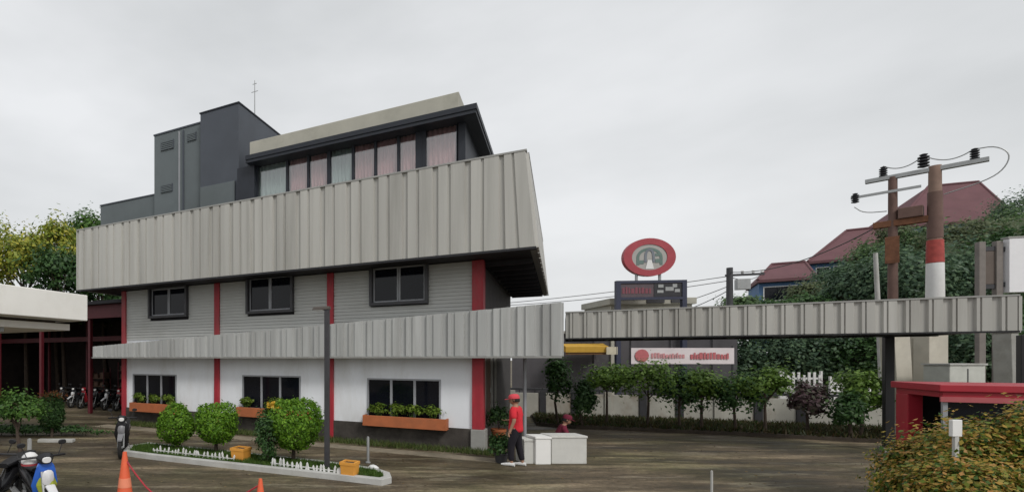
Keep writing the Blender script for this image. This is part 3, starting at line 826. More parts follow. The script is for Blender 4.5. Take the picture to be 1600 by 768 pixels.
# ------------------------------------------------------------------ scooters
def ring(x, z, hw, hh, n=12, p=2.6):
    r = []
    for k in range(n):
        th = 2 * math.pi * k / n
        c, s_ = math.cos(th), math.sin(th)
        r.append((x, hw * math.copysign(abs(c) ** (2 / p), c), z + hh * math.copysign(abs(s_) ** (2 / p), s_)))
    return r
def scooter(label, loc, rz, body, accent, group=None, shield=None):
    "forward is local +x"
    s = thing('scooter', label, 'scooter', loc, rz, group)
    for wx, nm in ((0.62, 'front_wheel'), (-0.62, 'rear_wheel')):
        mb = MB(); n = 20; m_ = 8
        vs = []; fs = []
        for i in range(n):
            a = 2 * math.pi * i / n
            for j in range(m_):
                b2 = 2 * math.pi * j / m_
                r = 0.235 + 0.05 * math.cos(b2)
                vs.append((r * math.cos(a), 0.05 * math.sin(b2), r * math.sin(a)))
        for i in range(n):
            for j in range(m_):
                fs.append((i*m_+j, i*m_+(j+1) % m_, ((i+1) % n)*m_+(j+1) % m_, ((i+1) % n)*m_+j))
        mb.add(vs, fs)
        w = mb.build(nm, M_RUBBER, s, True, loc=(wx, 0, 0.285))
        rm = MB()
        for q in range(5):
            a = q * 1.2566
            rm.tube([(0, 0, 0), (0.2 * math.cos(a), 0, 0.2 * math.sin(a))], [0.02, 0.014], 6)
        rm.tube([(0, -0.05, 0), (0, 0.05, 0)], 0.04, 10)
        rm.build('rim', M_STEEL, w)
    MB().loft([ring(-0.95, 0.78, 0.03, 0.03), ring(-0.8, 0.74, 0.09, 0.09), ring(-0.45, 0.66, 0.14, 0.14), ring(-0.15, 0.56, 0.13, 0.16), ring(0.05, 0.42, 0.10, 0.10), ring(0.3, 0.36, 0.09, 0.06)]).build('body', body, s, True)
    MB().loft([ring(-0.85, 0.85, 0.07, 0.03), ring(-0.55, 0.84, 0.13, 0.05), ring(-0.2, 0.78, 0.14, 0.055), ring(0.02, 0.76, 0.09, 0.04)]).build('seat', M_BLACK, s, True)
    MB().loft([ring(0.30, 0.38, 0.14, 0.06), ring(0.36, 0.60, 0.20, 0.10), ring(0.40, 0.82, 0.15, 0.09), ring(0.36, 0.97, 0.08, 0.03)]).build('leg_shield', shield or body, s, True)
    MB().loft([ring(0.38, 0.70, 0.06, 0.10), ring(0.52, 0.72, 0.09, 0.12), ring(0.56, 0.73, 0.03, 0.05)]).build('front_panel', accent, s, True)
    MB().loft([ring(0.40, 0.50, 0.06, 0.02), ring(0.62, 0.61, 0.075, 0.02), ring(0.86, 0.50, 0.06, 0.02)]).build('front_fender', accent, s, True)
    MB().tube([(0.62, 0.07, 0.285), (0.42, 0.06, 0.80)], 0.022, 8).tube([(0.62, -0.07, 0.285), (0.42, -0.06, 0.80)], 0.022, 8).build('fork', M_STEEL, s, True)
    h = MB().tube([(0.22, -0.36, 1.0), (0.34, -0.15, 1.02), (0.34, 0.15, 1.02), (0.22, 0.36, 1.0)], 0.018, 8).build('handlebar', M_BLACK, s, True)
    MB().loft([ring(0.28, 1.0, 0.10, 0.05), ring(0.38, 1.0, 0.13, 0.085), ring(0.46, 0.98, 0.09, 0.06)]).build('cowl', body, s, True)
    MB().loft([ring(0.45, 0.985, 0.075, 0.05), ring(0.48, 0.98, 0.06, 0.04)]).build('headlight', M_PALE, s, True)
    for q in (-1, 1):
        MB().tube([(0.28, q * 0.24, 1.02), (0.26, q * 0.30, 1.17)], 0.007, 6).loft([ring(0.25, 1.21, 0.065, 0.04), ring(0.275, 1.21, 0.055, 0.033)]).build('stalk', M_BLACK, h, True) if False else None
        mm = MB().tube([(0.28, q * 0.24, 1.02), (0.26, q * 0.30, 1.17)], 0.007, 6)
        mm.loft([[(p[0], p[1] + q * 0.31, p[2]) for p in ring(0.25, 1.21, 0.065, 0.04)], [(p[0], p[1] + q * 0.31, p[2]) for p in ring(0.275, 1.21, 0.05, 0.03)]])
        mm.build('mirror', M_BLACK, h, True)
    MB().tube([(-0.1, -0.14, 0.28), (-0.5, -0.16, 0.30), (-0.9, -0.17, 0.38)], [0.03, 0.05, 0.045], 8).build('exhaust', M_STEEL, s, True)
    MB().box(-0.95, -0.90, -0.07, 0.07, 0.60, 0.67).build('tail_light', M_RED, s)
    MB().tube([(-0.05, 0.12, 0.28), (-0.1, 0.24, 0.01)], 0.012, 6).build('side_stand', M_STEEL, s)
    return s
B_BLACK = mat('black_bodywork', (0.015, 0.015, 0.017), 0.25, 0.2, 3.0)
B_BLUE = mat('blue_bodywork', (0.03, 0.12, 0.5), 0.3, 0.1, 3.0)
B_WHITE = mat('white_bodywork', (0.65, 0.65, 0.66), 0.3, 0.05, 3.0)
B_RED = mat('red_bodywork', (0.35, 0.02, 0.03), 0.3, 0.1, 3.0)
g1 = G(193, 709)
scooter('black scooter parked alone at the left end of the kerbed flower bed', g1, math.radians(-80), B_BLACK, mat('grey_bodywork', (0.2, 0.2, 0.21), 0.4))
s2 = scooter('black scooter with blue leg shield and white front at the bottom left', W(58, 560, 8.3) - Vector((0, 0, CAMH)), math.radians(-48), B_BLACK, B_WHITE, None, B_BLUE)
s3 = scooter('black scooter cut off by the bottom left corner', W(6, 560, 8.6) - Vector((0, 0, CAMH)), math.radians(-95), B_BLACK, B_WHITE)
shed_x = [(-2.4, 0), (-3.2, 1), (-4.0, 2), (-4.9, 0), (-5.7, 1), (-6.5, 2), (-7.4, 0)]
ordw = ['rightmost', 'second from the right', 'third from the right', 'fourth from the right', 'third from the left', 'second from the left', 'leftmost']
protos = {}
for i, (x, c_) in enumerate(shed_x):
    p_ = L2W(WL - 0.3 + x, 1.2 + 2.2, 0)
    lab = f'dark scooter in the row parked inside the shed, {ordw[i]}'
    if c_ not in protos:
        protos[c_] = scooter(lab, p_, ANG - math.pi / 2 + 0.15, [B_BLACK, B_RED, B_BLACK][c_], [B_BLACK, B_BLACK, B_WHITE][c_], 'scooters parked in the shed')
    else:
        o = copy_tree(protos[c_]); o.location = p_; o['label'] = lab
        o.rotation_euler = (0, 0, ANG - math.pi / 2 + random.uniform(0, 0.3))
# white half helmet on the blue scooter's mirror
hm = thing('helmet', 'white helmet resting on the handlebar of the blue shielded scooter', 'helmet', Vector(W(47, 724, 8.1)))
MB().lathe([(0.10, 0.0), (0.125, 0.02), (0.13, 0.07), (0.115, 0.13), (0.07, 0.175), (0.01, 0.19)], 18).build('shell', M_PALE, hm, True)
MB().lathe([(0.118, -0.012), (0.132, -0.012), (0.132, 0.012), (0.118, 0.012)], 18).build('rim', M_RED, hm)
bag = thing('bag', 'yellow green bag hanging behind the blue shielded scooter', 'bag', Vector(W(73, 768, 8.0)))
MB().loft([[(x * 0.9, y, 0.0) for x, y in ((-.11, -.07), (.11, -.07), (.12, .07), (-.12, .07))], [(-.14, -.08, .12), (.14, -.08, .12), (.14, .08, .12), (-.14, .08, .12)], [(-.11, -.05, .24), (.1, -.05, .24), (.1, .05, .24), (-.11, .05, .24)]]).build('pouch', mat('lime_cloth', (0.30, 0.34, 0.04), 0.9), bag, bevel=0.02)
MB().tube([(-.08, 0, .23), (-.05, 0, .32), (.05, 0, .32), (.08, 0, .23)], 0.01, 6).build('strap', M_BLACK, bag)

# ------------------------------------------------------------------ kerbed flower bed in front
def poly_inset(poly, d):
    c = sum((Vector(p) for p in poly), Vector((0, 0))) / len(poly)
    out_ = []
    n = len(poly)
    for i in range(n):
        p0, p1, p2 = Vector(poly[i - 1]), Vector(poly[i]), Vector(poly[(i + 1) % n])
        e1 = (p1 - p0).normalized(); e2 = (p2 - p1).normalized()
        n1 = Vector((-e1.y, e1.x)); n2 = Vector((-e2.y, e2.x))
        b_ = (n1 + n2)
        if b_.length < 1e-6: b_ = n1
        b_.normalize()
        k = d / max(0.35, b_.dot(n1))
        out_.append(p1 + b_ * k)
    return out_
bed_px = [(192, 711), (235, 717), (330, 728), (430, 739), (530, 750), (597, 758), (612, 754), (609, 746), (588, 739), (500, 726), (400, 715), (300, 704), (232, 697), (200, 702)]
bed = [(G(a, b_).x, G(a, b_).y) for a, b_ in bed_px]
inner = poly_inset(bed, 0.16)
mb = MB(); n = len(bed)
vs = [(p[0], p[1], 0) for p in bed] + [(p[0], p[1], 0.13) for p in bed] + [(p.x, p.y, 0.13) for p in inner] + [(p.x, p.y, 0.0) for p in inner]
fs = []
for i in range(n):
    j = (i + 1) % n
    fs += [(i, j, n + j, n + i), (n + i, n + j, 2*n + j, 2*n + i), (2*n + i, 2*n + j, 3*n + j, 3*n + i)]
kb = structure(mb.add(vs, fs).build('kerb', M_CONCL, bevel=0.015))
structure(MB().prism([(p.x, p.y) for p in inner], 0.0, 0.09).build('flower_bed', M_SOIL))
# grass on the bed
def in_poly(x, y, poly):
    ins = np.zeros(len(x), bool); j = len(poly) - 1
    for i in range(len(poly)):
        xi, yi, xj, yj = poly[i][0], poly[i][1], poly[j][0], poly[j][1]
        c = ((yi > y) != (yj > y)) & (x < (xj - xi) * (y - yi) / (yj - yi + 1e-12) + xi)
        ins ^= c; j = i
    return ins
def grass(name, poly, n, hgt, m, z0, label, rng, wid=0.012):
    P = np.array([[p[0], p[1]] for p in poly])
    x = rng.uniform(P[:, 0].min(), P[:, 0].max(), n * 4); y = rng.uniform(P[:, 1].min(), P[:, 1].max(), n * 4)
    k = in_poly(x, y, poly); x, y = x[k][:n], y[k][:n]; n = len(x)
    a = rng.uniform(0, 6.28, n); h = hgt * rng.uniform(0.4, 1.3, n)
    v = np.empty((n, 3, 3))
    dx, dy = np.cos(a) * wid, np.sin(a) * wid
    v[:, 0] = np.stack([x - dx, y - dy, np.full(n, z0)], 1); v[:, 1] = np.stack([x + dx, y + dy, np.full(n, z0)], 1)
    v[:, 2] = np.stack([x + rng.normal(size=n) * h * 0.4, y + rng.normal(size=n) * h * 0.4, z0 + h], 1)
    me = bpy.data.meshes.new(name)
    me.vertices.add(n * 3); me.vertices.foreach_set('co', v.reshape(-1))
    me.loops.add(n * 3); me.loops.foreach_set('vertex_index', np.arange(n * 3, dtype=np.int32))
    me.polygons.add(n); me.polygons.foreach_set('loop_start', np.arange(0, n * 3, 3, dtype=np.int32)); me.polygons.foreach_set('loop_total', np.full(n, 3, dtype=np.int32))
    me.update(calc_edges=True)
    o = link(name, me, m); o['kind'] = 'stuff'; o['label'] = label; o['category'] = 'grass'
    return o
L_GRASS = leaf_mat('grass_blade', [(0.04, 0.09, 0.015), (0.07, 0.14, 0.02), (0.11, 0.17, 0.035)])
grass('grass', [(p.x, p.y) for p in inner], 16000, 0.09, L_GRASS, 0.088, 'short green grass filling the kerbed flower bed', np.random.default_rng(3))
# weeds along the foot of the building
wp = [L2W(-13.2, -0.9), L2W(0.6, -0.75), L2W(0.6, -0.12), L2W(-13.2, -0.06)]
L_WEED = leaf_mat('weed_blade', [(0.05, 0.085, 0.018), (0.085, 0.125, 0.03), (0.14, 0.15, 0.055)])
def weedy(poly, n, seedv, label, hgt=0.1):
    rng = np.random.default_rng(seedv)
    o = grass('weeds', poly, n, hgt, L_WEED, 0.0, label, rng)
    return o
weedy([(p.x, p.y) for p in wp], 14000, 5, 'thin weeds growing along the foot of the building wall', 0.13)

# pale concrete apron before the building
ap = [L2W(-13.4, -1.75), L2W(0.9, -1.6), L2W(0.9, -1.05), L2W(-13.4, -1.05)]
structure(MB().prism([(p.x, p.y) for p in ap], -0.02, 0.012).build('pavement', mat('worn_apron', (0.24, 0.205, 0.15), 0.9, 0.3, 1.5, bump=0.3, dirt=(0.075, 0.07, 0.045), dirt_amt=0.95)))
sk = W(1112, 560, 9.0)
tag(MB().box(-0.013, 0.013, -0.013, 0.013, 0, 0.58).add([(-.013, -.013, .582), (.013, -.013, .582), (.013, .013, .582), (-.013, .013, .582), (0, 0, .60)], [(0, 1, 4), (1, 2, 4), (2, 3, 4), (3, 0, 4), (3, 2, 1, 0)]).build('marker_stake', M_CONCL, None, loc=(sk.x, sk.y, 0)), 'thin pale stake standing alone on the open yard', 'stake')

# grit and fallen leaves on the yard
rng = np.random.default_rng(77)
def litter(name, label, cat, n, size, m):
    x = rng.uniform(-9, 17, n * 2); y = rng.uniform(6.5, 19, n * 2)
    q = np.array([(p.x, p.y) for p in (L2W(-16, -0.1), L2W(1.0, -0.1), L2W(1.0, 12), L2W(-16, 12))])
    ok = ~in_poly(x, y, q) & ~in_poly(x, y, bed)
    x, y = x[ok][:n], y[ok][:n]
    pos = np.stack([x, y, np.full(len(x), 0.008)], 1)
    nr_ = np.array([0, 0, 1.0]) + rng.normal(size=pos.shape) * 0.18
    o = link(name, leaves_mesh(name, pos, nr_, size, rng, 0.7), m)
    o['kind'] = 'stuff'; o['label'] = label; o['category'] = cat
litter('fallen_leaves', 'scattered dry leaves and grit over the yard', 'leaves', 1500, 0.028, leaf_mat('dry_leaf', [(0.06, 0.04, 0.02), (0.16, 0.11, 0.05), (0.26, 0.2, 0.11), (0.10, 0.09, 0.06)]))

# clipped bushes on the bed
def bush_px(label, cx, cy, rx, ry, by, m, seedv, group='clipped round bushes in the flower bed', depth=None, **kw):
    b_ = G(cx, by)
    Y = b_.y; k = Y / F
    return topiary('round_bush', label, (b_.x, b_.y, 0.05), W(cx, cy, Y), (rx * k, rx * k * 0.95, ry * k), m, seed=seedv, group=group, **kw)
bush_px('small round clipped bush at the left end of the flower bed', 276, 661, 30, 30, 706, L_BALL, 11)
bush_px('round clipped bush in the middle of the left flower bed pair', 337, 660, 36, 33, 712, L_BALL, 12, n=6500)
bush_px('largest clipped bush, right next to the yellow flowering shrub', 458, 663, 46, 40, 726, L_BALL, 13, n=8000)
b_ = G(418, 728)
fs_ = tree('flowering_shrub', 'dark upright shrub with yellow flowers on top, beside the largest bush', 'shrub', (b_.x, b_.y, 0.05), W(417, 680, b_.y), (0.34, 0.32, 0.62), L_DARK, 0.035, 40, 60, 0.2, 14, trunk_r=0.03, low=-1.1)
rng = np.random.default_rng(15)
for fpx, fpy, fn in ((424, 632, 60), (434, 638, 40)):
    fc = np.array(W(fpx, fpy, b_.y) - Vector((b_.x, b_.y, 0.05)))
    pf = np.clip(rng.normal(size=(fn, 3)), -1.3, 1.3) * np.array([0.06, 0.06, 0.05]) + fc
    link('flower', leaves_mesh('flower', pf, rng.normal(size=pf.shape) + np.array([0, -0.5, 0.6]), 0.035, rng, 0.9), leaf_mat('yellow_petal', [(0.5, 0.28, 0.02), (0.7, 0.45, 0.04), (0.75, 0.55, 0.12)]), fs_)

# low white edging of little pickets
def edging(label, pa, pb, nn):
    a = G(*pa, 0.09); b_ = G(*pb, 0.09)
    d = b_ - a; L = d.length
    t = thing('picket_edging', label, 'edging', a, math.atan2(d.y, d.x), 'white picket edgings')
    rr = random.Random(nn)
    for k in range(nn):
        x = L * (k + rr.uniform(-0.3, 0.3)) / (nn - 1); tilt = rr.uniform(-0.05, 0.05)
        mb = MB(); w = 0.022
        h = 0.19 + rr.uniform(-0.06, 0.04)
        mb.add([(x - w, -0.01, -0.03), (x + w, -0.01, -0.03), (x + w + tilt, -0.01, h - 0.04), (x + tilt, -0.01, h), (x - w + tilt, -0.01, h - 0.04),
                (x - w, 0.01, -0.03), (x + w, 0.01, -0.03), (x + w + tilt, 0.01, h - 0.04), (x + tilt, 0.01, h), (x - w + tilt, 0.01, h - 0.04)],
               [(0,1,2,3,4), (9,8,7,6,5), (0,5,6,1), (1,6,7,2), (2,7,8,3), (3,8,9,4), (4,9,5,0)])
        mb.build('picket', M_PALE, t)
    MB().box(-0.03, L + 0.03, 0.012, 0.026, 0.07, 0.09).build('rail', M_PALE, t)
edging('low white picket edging in front of the left bush pair', (240, 707), (362, 721), 22)
edging('low white picket edging between the largest bush and the lamp post', (424, 728), (532, 742), 20)

# orange square pots
def square_pot(label, px0, px1, py0, py1):
    c = G((px0 + px1) / 2, py1, 0.09); k = c.y / F
    w = (px1 - px0) * k / 2; h = (py1 - py0) * k
    t = thing('square_pot', label, 'pot', c, ANG, 'orange pots in the flower bed')
    MB().loft([[(-w*.85, -w*.85, 0), (w*.85, -w*.85, 0), (w*.85, w*.85, 0), (-w*.85, w*.85, 0)], [(-w*.95, -w*.95, h*.85), (w*.95, -w*.95, h*.85), (w*.95, w*.95, h*.85), (-w*.95, w*.95, h*.85)]]).build('body', M_AMBER, t, bevel=0.012)
    rb = MB(); q = 0.045
    rb.box(-w, w, -w, -w + q, h * .8, h).box(-w, w, w - q, w, h * .8, h).box(-w, -w + q, -w + q, w - q, h * .8, h).box(w - q, w, -w + q, w - q, h * .8, h)
    rb.build('rim', M_AMBER, t)
    MB().box(-w + q, w - q, -w + q, w - q, h * .852, h * .9).build('soil', M_SOIL, t)
square_pot('orange square pot beside the dark flowering shrub', 364, 389, 698, 718)
square_pot('orange square pot right of the lamp post', 534, 559, 720, 742)
# small white stone and bollard
def stone(label, px, py, sx, sz, m, seedv, name='stone'):
    c = G(px, py); rng = np.random.default_rng(seedv)
    bm = bmesh.new(); bmesh.ops.create_icosphere(bm, subdivisions=2, radius=1)
    for v in bm.verts:
        v.co *= 1 + rng.uniform(-0.14, 0.14); v.co.x *= sx; v.co.y *= sx * 0.8; v.co.z = max(v.co.z * sz, -sz * 0.4)
    me = bpy.data.meshes.new(name); bm.to_mesh(me); bm.free()
    o = link(name, me, m); o.location = (c.x, c.y, sz * 0.35)
    return tag(o, label, 'stone')
stone('small white stone at the right tip of the flower bed', 583, 737, 0.13, 0.13, M_PALE, 4)
def bollard(label, px, pyb, pyt, r, m):
    c = G(px, pyb); h = (pyb - pyt) * c.y / F
    t = thing('bollard', label, 'bollard', c)
    MB().lathe([(r, 0), (r, h - 0.05), (r * 0.8, h - 0.01), (r * 0.3, h)], 12).build('post', m, t, True)
    MB().lathe([(r * 1.9, 0), (r * 1.9, 0.02), (r * 1.2, 0.035)], 12).build('base', M_STEEL, t, True)
bollard('thin pale grey bollard post at the right end of the flower bed', 575, 722, 681, 0.035, M_STEEL)
bollard('short white bollard post above the blue shielded scooter at the left', 46, 713, 684, 0.055, M_PALE)

# lamp post
lp = G(511, 733, 0.09); lk = lp.y / F
lh = (733 - 481) * lk
lamp = thing('lamp_post', 'tall dark square lamp post standing in the flower bed', 'lamp post', lp, ANG)
MB().box(-0.05, 0.05, -0.05, 0.05, 0, lh).build('pole', M_DFRAME, lamp, bevel=0.008)
MB().box(-0.11, 0.11, -0.11, 0.11, 0, 0.05).build('base_plate', M_DFRAME, lamp, bevel=0.005)
hd = MB().hexa([(-0.34, -0.07, lh - 0.03), (0.065, -0.07, lh - 0.03), (0.065, 0.07, lh - 0.03), (-0.34, 0.07, lh - 0.03),
                (-0.30, -0.06, lh + 0.04), (0.065, -0.06, lh + 0.04), (0.065, 0.06, lh + 0.04), (-0.30, 0.06, lh + 0.04)]).build('lamp_head', mat('taupe_metal', (0.10, 0.085, 0.075), 0.5), lamp, bevel=0.006)
MB().box(-0.31, -0.08, -0.055, 0.055, lh - 0.045, lh - 0.032).build('diffuser', M_PALE, hd)

# traffic cones
def cone(label, tip, hgt, px, py):
    Y = (CAMH - hgt) * F / (py - PY)
    p = W(px, PY, Y); k = hgt / 0.9
    t = thing('traffic_cone', label, 'traffic cone', (p.x, p.y, 0), 0.3, 'traffic cones')
    MB().lathe([(0.15*k, 0.04), (0.145*k, 0.06), (0.035*k, 0.87*k), (0.03*k, 0.9*k), (0.01, 0.9*k)], 24).build('body', M_ORANGE, t, True)
    MB().box(-0.2*k, 0.2*k, -0.2*k, 0.2*k, 0, 0.038).build('base', M_ORANGE, t, bevel=0.012)
    MB().lathe([(0.108*k, 0.36*k), (0.088*k, 0.50*k)], 24).build('band', mat('pale_orange_band', (0.80, 0.26, 0.15), 0.4), t, True)
    return Vector((p.x, p.y, 0.8 * k))
c1 = cone('tall orange traffic cone near the black scooter', 0, 0.98, 195, 705)
c2 = cone('orange traffic cone of which only the tip shows at the bottom edge', 0, 0.75, 407, 747)
mid = (c1 + c2) / 2 - Vector((0, 0, 0.55))
rp_pts = [c1.lerp(mid, t_ / 6) + Vector((0, 0, -0.25 * math.sin(t_ / 6 * math.pi))) for t_ in range(7)] + [mid.lerp(c2, t_ / 6) + Vector((0, 0, -0.12 * math.sin(t_ / 6 * math.pi))) for t_ in range(1, 7)]
tag(MB().tube(rp_pts, 0.014, 6).build('rope', M_RED, None, True), 'thin red rope sagging from the tall traffic cone', 'rope')

# ------------------------------------------------------------------ left edge: little trees and low hedge
b_ = G(81, 682)
topiary('round_bush', 'dark round bush with reddish tips in front of the shed', 0 or (b_.x, b_.y, 0), W(81, 641, b_.y), (0.45, 0.43, 0.55), L_DARK, 0.035, 5500, 21, trunk_r=0.05)
rb_ = bpy.data.objects[-1] if False else None
rng = np.random.default_rng(22)
last = [o for o in C.objects if o.name.startswith('round_bush')][-1]
pp = rng.normal(size=(300, 3)) * np.array([0.2, 0.2, 0.07]) + np.array(W(81, 617, b_.y) - b_)
link('young_leaves', leaves_mesh('young_leaves', pp, rng.normal(size=pp.shape) + np.array([0, -0.3, 0.8]), 0.035, rng), L_REDTIP, last)
b_ = G(36, 724)
tree('young_tree', 'small spreading tree with thin dark trunk above the blue shielded scooter', 'tree', (b_.x, b_.y, 0), W(26, 637, b_.y), (0.62, 0.5, 0.36), L_SHRUB, 0.045, 45, 55, 0.22, 23, trunk_r=0.055)
hd_poly = [G(-60, 684), G(170, 684), G(172, 676), G(-60, 676)]
p, nr = crown_points(np.random.default_rng(24), (2.6, 0.3, 0.22), 120, 40, 0.12, low=-0.2)
hc = (G(-60, 680) + G(120, 680)) / 2
hg = thing('low_hedge', 'low dark hedge in front of the open shed', 'hedge', hc, 0)
p[:, 2] = np.maximum(p[:, 2], -0.15)
link('foliage', leaves_mesh('foliage', p + np.array([0, 0, 0.16]), nr, 0.05, np.random.default_rng(25)), L_DARK, hg)
mbs = MB()
for k in range(12): mbs.tube([(-2.2 + k * 0.4, 0, 0), (-2.2 + k * 0.4 + 0.05, 0.02, 0.25)], [0.015, 0.008], 5)
mbs.build('stem', M_BARK, hg)
ka, kb2 = G(58, 691), G(113, 691)
structure(MB().hexa([ka, kb2, kb2 + Vector((0.02, 0.22, 0)), ka + Vector((-0.02, 0.22, 0)), ka + Vector((0, 0, .1)), kb2 + Vector((0, 0, .1)), kb2 + Vector((0.02, 0.22, .1)), ka + Vector((-0.02, 0.22, .1))]).build('kerb', M_CONCL, bevel=0.02))

# trees behind the carport
lt = [(-40, 395, 60, 55, 36, 'L_YEL', 'yellow green tree at the left edge behind the carport'), (35, 408, 48, 42, 34, 'L_YEL', 'broad yellow green tree behind the white carport roof'),
      (85, 392, 40, 45, 36, 'L_YEL', 'taller yellow green tree left of the grey fascia'), (135, 372, 38, 34, 40, 'L_SHRUB', 'green tree whose top shows just above the left end of the fascia'),
      (95, 435, 50, 40, 33, 'L_DARK', 'dark green tree low between carport and fascia'), (160, 455, 40, 50, 34, 'L_DARK', 'dark green tree partly hidden under the left end of the fascia')]
for i, (cx, cy, rx, ry, Y, mm, lab) in enumerate(lt):
    k = Y / F; c = W(cx, cy, Y)
    tree('broadleaf_tree', lab, 'tree', (c.x + 0.3, c.y, 0), c, (rx * k, rx * k, ry * k), MATS[{'L_YEL': 'yellow_green_leaf', 'L_SHRUB': 'mid_green_leaf', 'L_DARK': 'dark_leaf'}[mm]], 0.13, 70, 60, 0.2, 60 + i, 'trees behind the carport', 0.16)

# ------------------------------------------------------------------ people
def skin_body(name, joints, edges, m, parent, sub=2):
    me = bpy.data.meshes.new(name)
    keys = list(joints)
    me.from_pydata([joints[k][0] for k in keys], [(keys.index(a), keys.index(b_)) for a, b_ in edges], [])
    me.update()
    o = bpy.data.objects.new(name, me); C.objects.link(o); o.parent = parent
    o.modifiers.new('skin', 'SKIN')
    sv = me.skin_vertices[0].data
    for i, k in enumerate(keys):
        r = joints[k][1]
        sv[i].radius = r if hasattr(r, '__len__') else (r, r)
        sv[i].use_root = (i == 0)
    ss = o.modifiers.new('sub', 'SUBSURF'); ss.levels = sub; ss.render_levels = sub
    me.materials.append(m)
    me.update()
    return o
M_SKIN = mat('skin', (0.34, 0.19, 0.125), 0.55, 0.06, 6.0)
M_HAIR = mat('black_hair', (0.012, 0.010, 0.009), 0.6, 0.2, 20)
M_SHIRT = mat('bright_red_cloth', (0.62, 0.025, 0.04), 0.85, 0.12, 5.0, bump=0.15)
M_TROUS = mat('black_cloth', (0.014, 0.012, 0.018), 0.9, 0.2, 5.0)
M_MAROON = mat('maroon_cloth', (0.13, 0.012, 0.03), 0.9, 0.15, 5.0)
M_CAP = mat('pinkish_red_cap', (0.62, 0.07, 0.09), 0.85, 0.12, 6.0)

def hand_joints(J, E, wrist, side, palm_dir, pfx, curl=0.5):
    "palm, four fingers and a thumb hanging along palm_dir"
    d = Vector(palm_dir).normalized()
    w = Vector(wrist)
    sidev = Vector((0, -1, 0)) if abs(d.y) < 0.8 else Vector((0, 0, 1))
    acr = (sidev - d * sidev.dot(d)).normalized()        # across the knuckles, thumb side
    inn = d.cross(acr) * side
    pc = w + d * 0.05
    J[pfx + 'palm'] = (pc, (0.036, 0.018)); E.append((pfx + 'wrist', pfx + 'palm'))
    for q in range(4):
        k0 = pc + d * 0.04 + acr * (0.027 - q * 0.018)
        ln = [0.066, 0.075, 0.07, 0.055][q]
        J[f'{pfx}k{q}'] = (k0, 0.0095); E.append((pfx + 'palm', f'{pfx}k{q}'))
        a = k0 + (d + inn * curl * 0.6).normalized() * ln * 0.5
        e = a + (d + inn * curl * 1.6).normalized() * ln * 0.5
        J[f'{pfx}m{q}'] = (a, 0.0085); J[f'{pfx}t{q}'] = (e, 0.007)
        E.append((f'{pfx}k{q}', f'{pfx}m{q}')); E.append((f'{pfx}m{q}', f'{pfx}t{q}'))
    t0 = w + d * 0.028 + acr * 0.034
    t1 = t0 + (d * 0.6 + acr * 0.6 + inn * 0.3).normalized() * 0.035
    t2 = t1 + (d + inn * 0.4).normalized() * 0.03
    J[pfx + 'th0'] = (t0, 0.012); J[pfx + 'th1'] = (t1, 0.0095); J[pfx + 'th2'] = (t2, 0.008)
    E.extend([(pfx + 'palm', pfx + 'th0'), (pfx + 'th0', pfx + 'th1'), (pfx + 'th1', pfx + 'th2')])

def head_mesh(parent, at, yaw, pitch=0.0, hair=True, cap=None):
    "head with brow, nose, lips, chin and ears; faces local +x"
    bm = bmesh.new(); bmesh.ops.create_uvsphere(bm, u_segments=24, v_segments=18, radius=1)
    for v in bm.verts:
        x, y, z = v.co
        w = 1 - 0.28 * max(0, -z) ** 1.5                # narrower jaw
        nx, ny, nz = x * 0.098, y * 0.078 * w, z * 0.115
        if z < -0.2: nx += 0.012 * max(0, x)
        f = max(0, x)
        if x > 0.55:
            nose = math.exp(-((y / 0.16) ** 2)) * math.exp(-(((z + 0.12) / 0.17) ** 2))
            nx += 0.024 * nose
            eye = math.exp(-(((abs(y) - 0.38) / 0.17) ** 2)) * math.exp(-(((z - 0.10) / 0.10) ** 2))
            nx -= 0.009 * eye
            lips = math.exp(-((y / 0.30) ** 2)) * math.exp(-(((z + 0.48) / 0.07) ** 2))
            nx += 0.006 * lips
        v.co = (nx, ny, nz)
    me = bpy.data.meshes.new('head'); bm.to_mesh(me); bm.free()
    h = link('head', me, M_SKIN, parent, smooth=False)
    me.polygons.foreach_set('use_smooth', [True] * len(me.polygons))
    h.location = at; h.rotation_euler = (0, pitch, yaw)
    for q in (-1, 1):
        MB().loft([[(0.0, q * 0.072, -0.03), (0.025, q * 0.072, 0.0), (0.01, q * 0.072, 0.035), (-0.015, q * 0.072, 0.02)], [(-0.012, q * 0.092, -0.024), (0.012, q * 0.088, 0.0), (-0.004, q * 0.092, 0.036), (-0.026, q * 0.094, 0.018)]]).build('ear', M_SKIN, h, bevel=0.004)
        MB().lathe([(0.001, 0), (0.008, 0.002), (0.010, 0.006), (0.008, 0.010), (0.001, 0.012)], 10, (0.083, q * 0.031, 0.006)).build('eye', M_BLACK, h, True)
    if hair:
        bm = bmesh.new(); bmesh.ops.create_uvsphere(bm, u_segments=24, v_segments=16, radius=1)
        bmesh.ops.delete(bm, geom=[v for v in bm.verts if (v.co.z < -0.45) or (v.co.x > 0.35 and v.co.z < 0.42)], context='VERTS')
        for v in bm.verts: v.co = (v.co.x * 0.108 - 0.004, v.co.y * 0.087, v.co.z * 0.124 + 0.004)
        me = bpy.data.meshes.new('hair'); bm.to_mesh(me); bm.free()
        o = link('hair', me, M_HAIR, h); sd = o.modifiers.new('s', 'SOLIDIFY'); sd.thickness = 0.012
    if cap:
        mb = MB().lathe([(0.112, 0.035), (0.113, 0.07), (0.105, 0.11), (0.08, 0.135), (0.04, 0.148), (0.005, 0.15)], 20)
        co = mb.build('cap', cap, h, True)
        MB().hexa([(0.08, -0.075, 0.034), (0.19, -0.05, 0.026), (0.19, 0.05, 0.026), (0.08, 0.075, 0.034), (0.08, -0.075, 0.046), (0.19, -0.05, 0.034), (0.19, 0.05, 0.034), (0.08, 0.075, 0.046)]).build('cap_brim', cap, co, bevel=0.006)
    return h

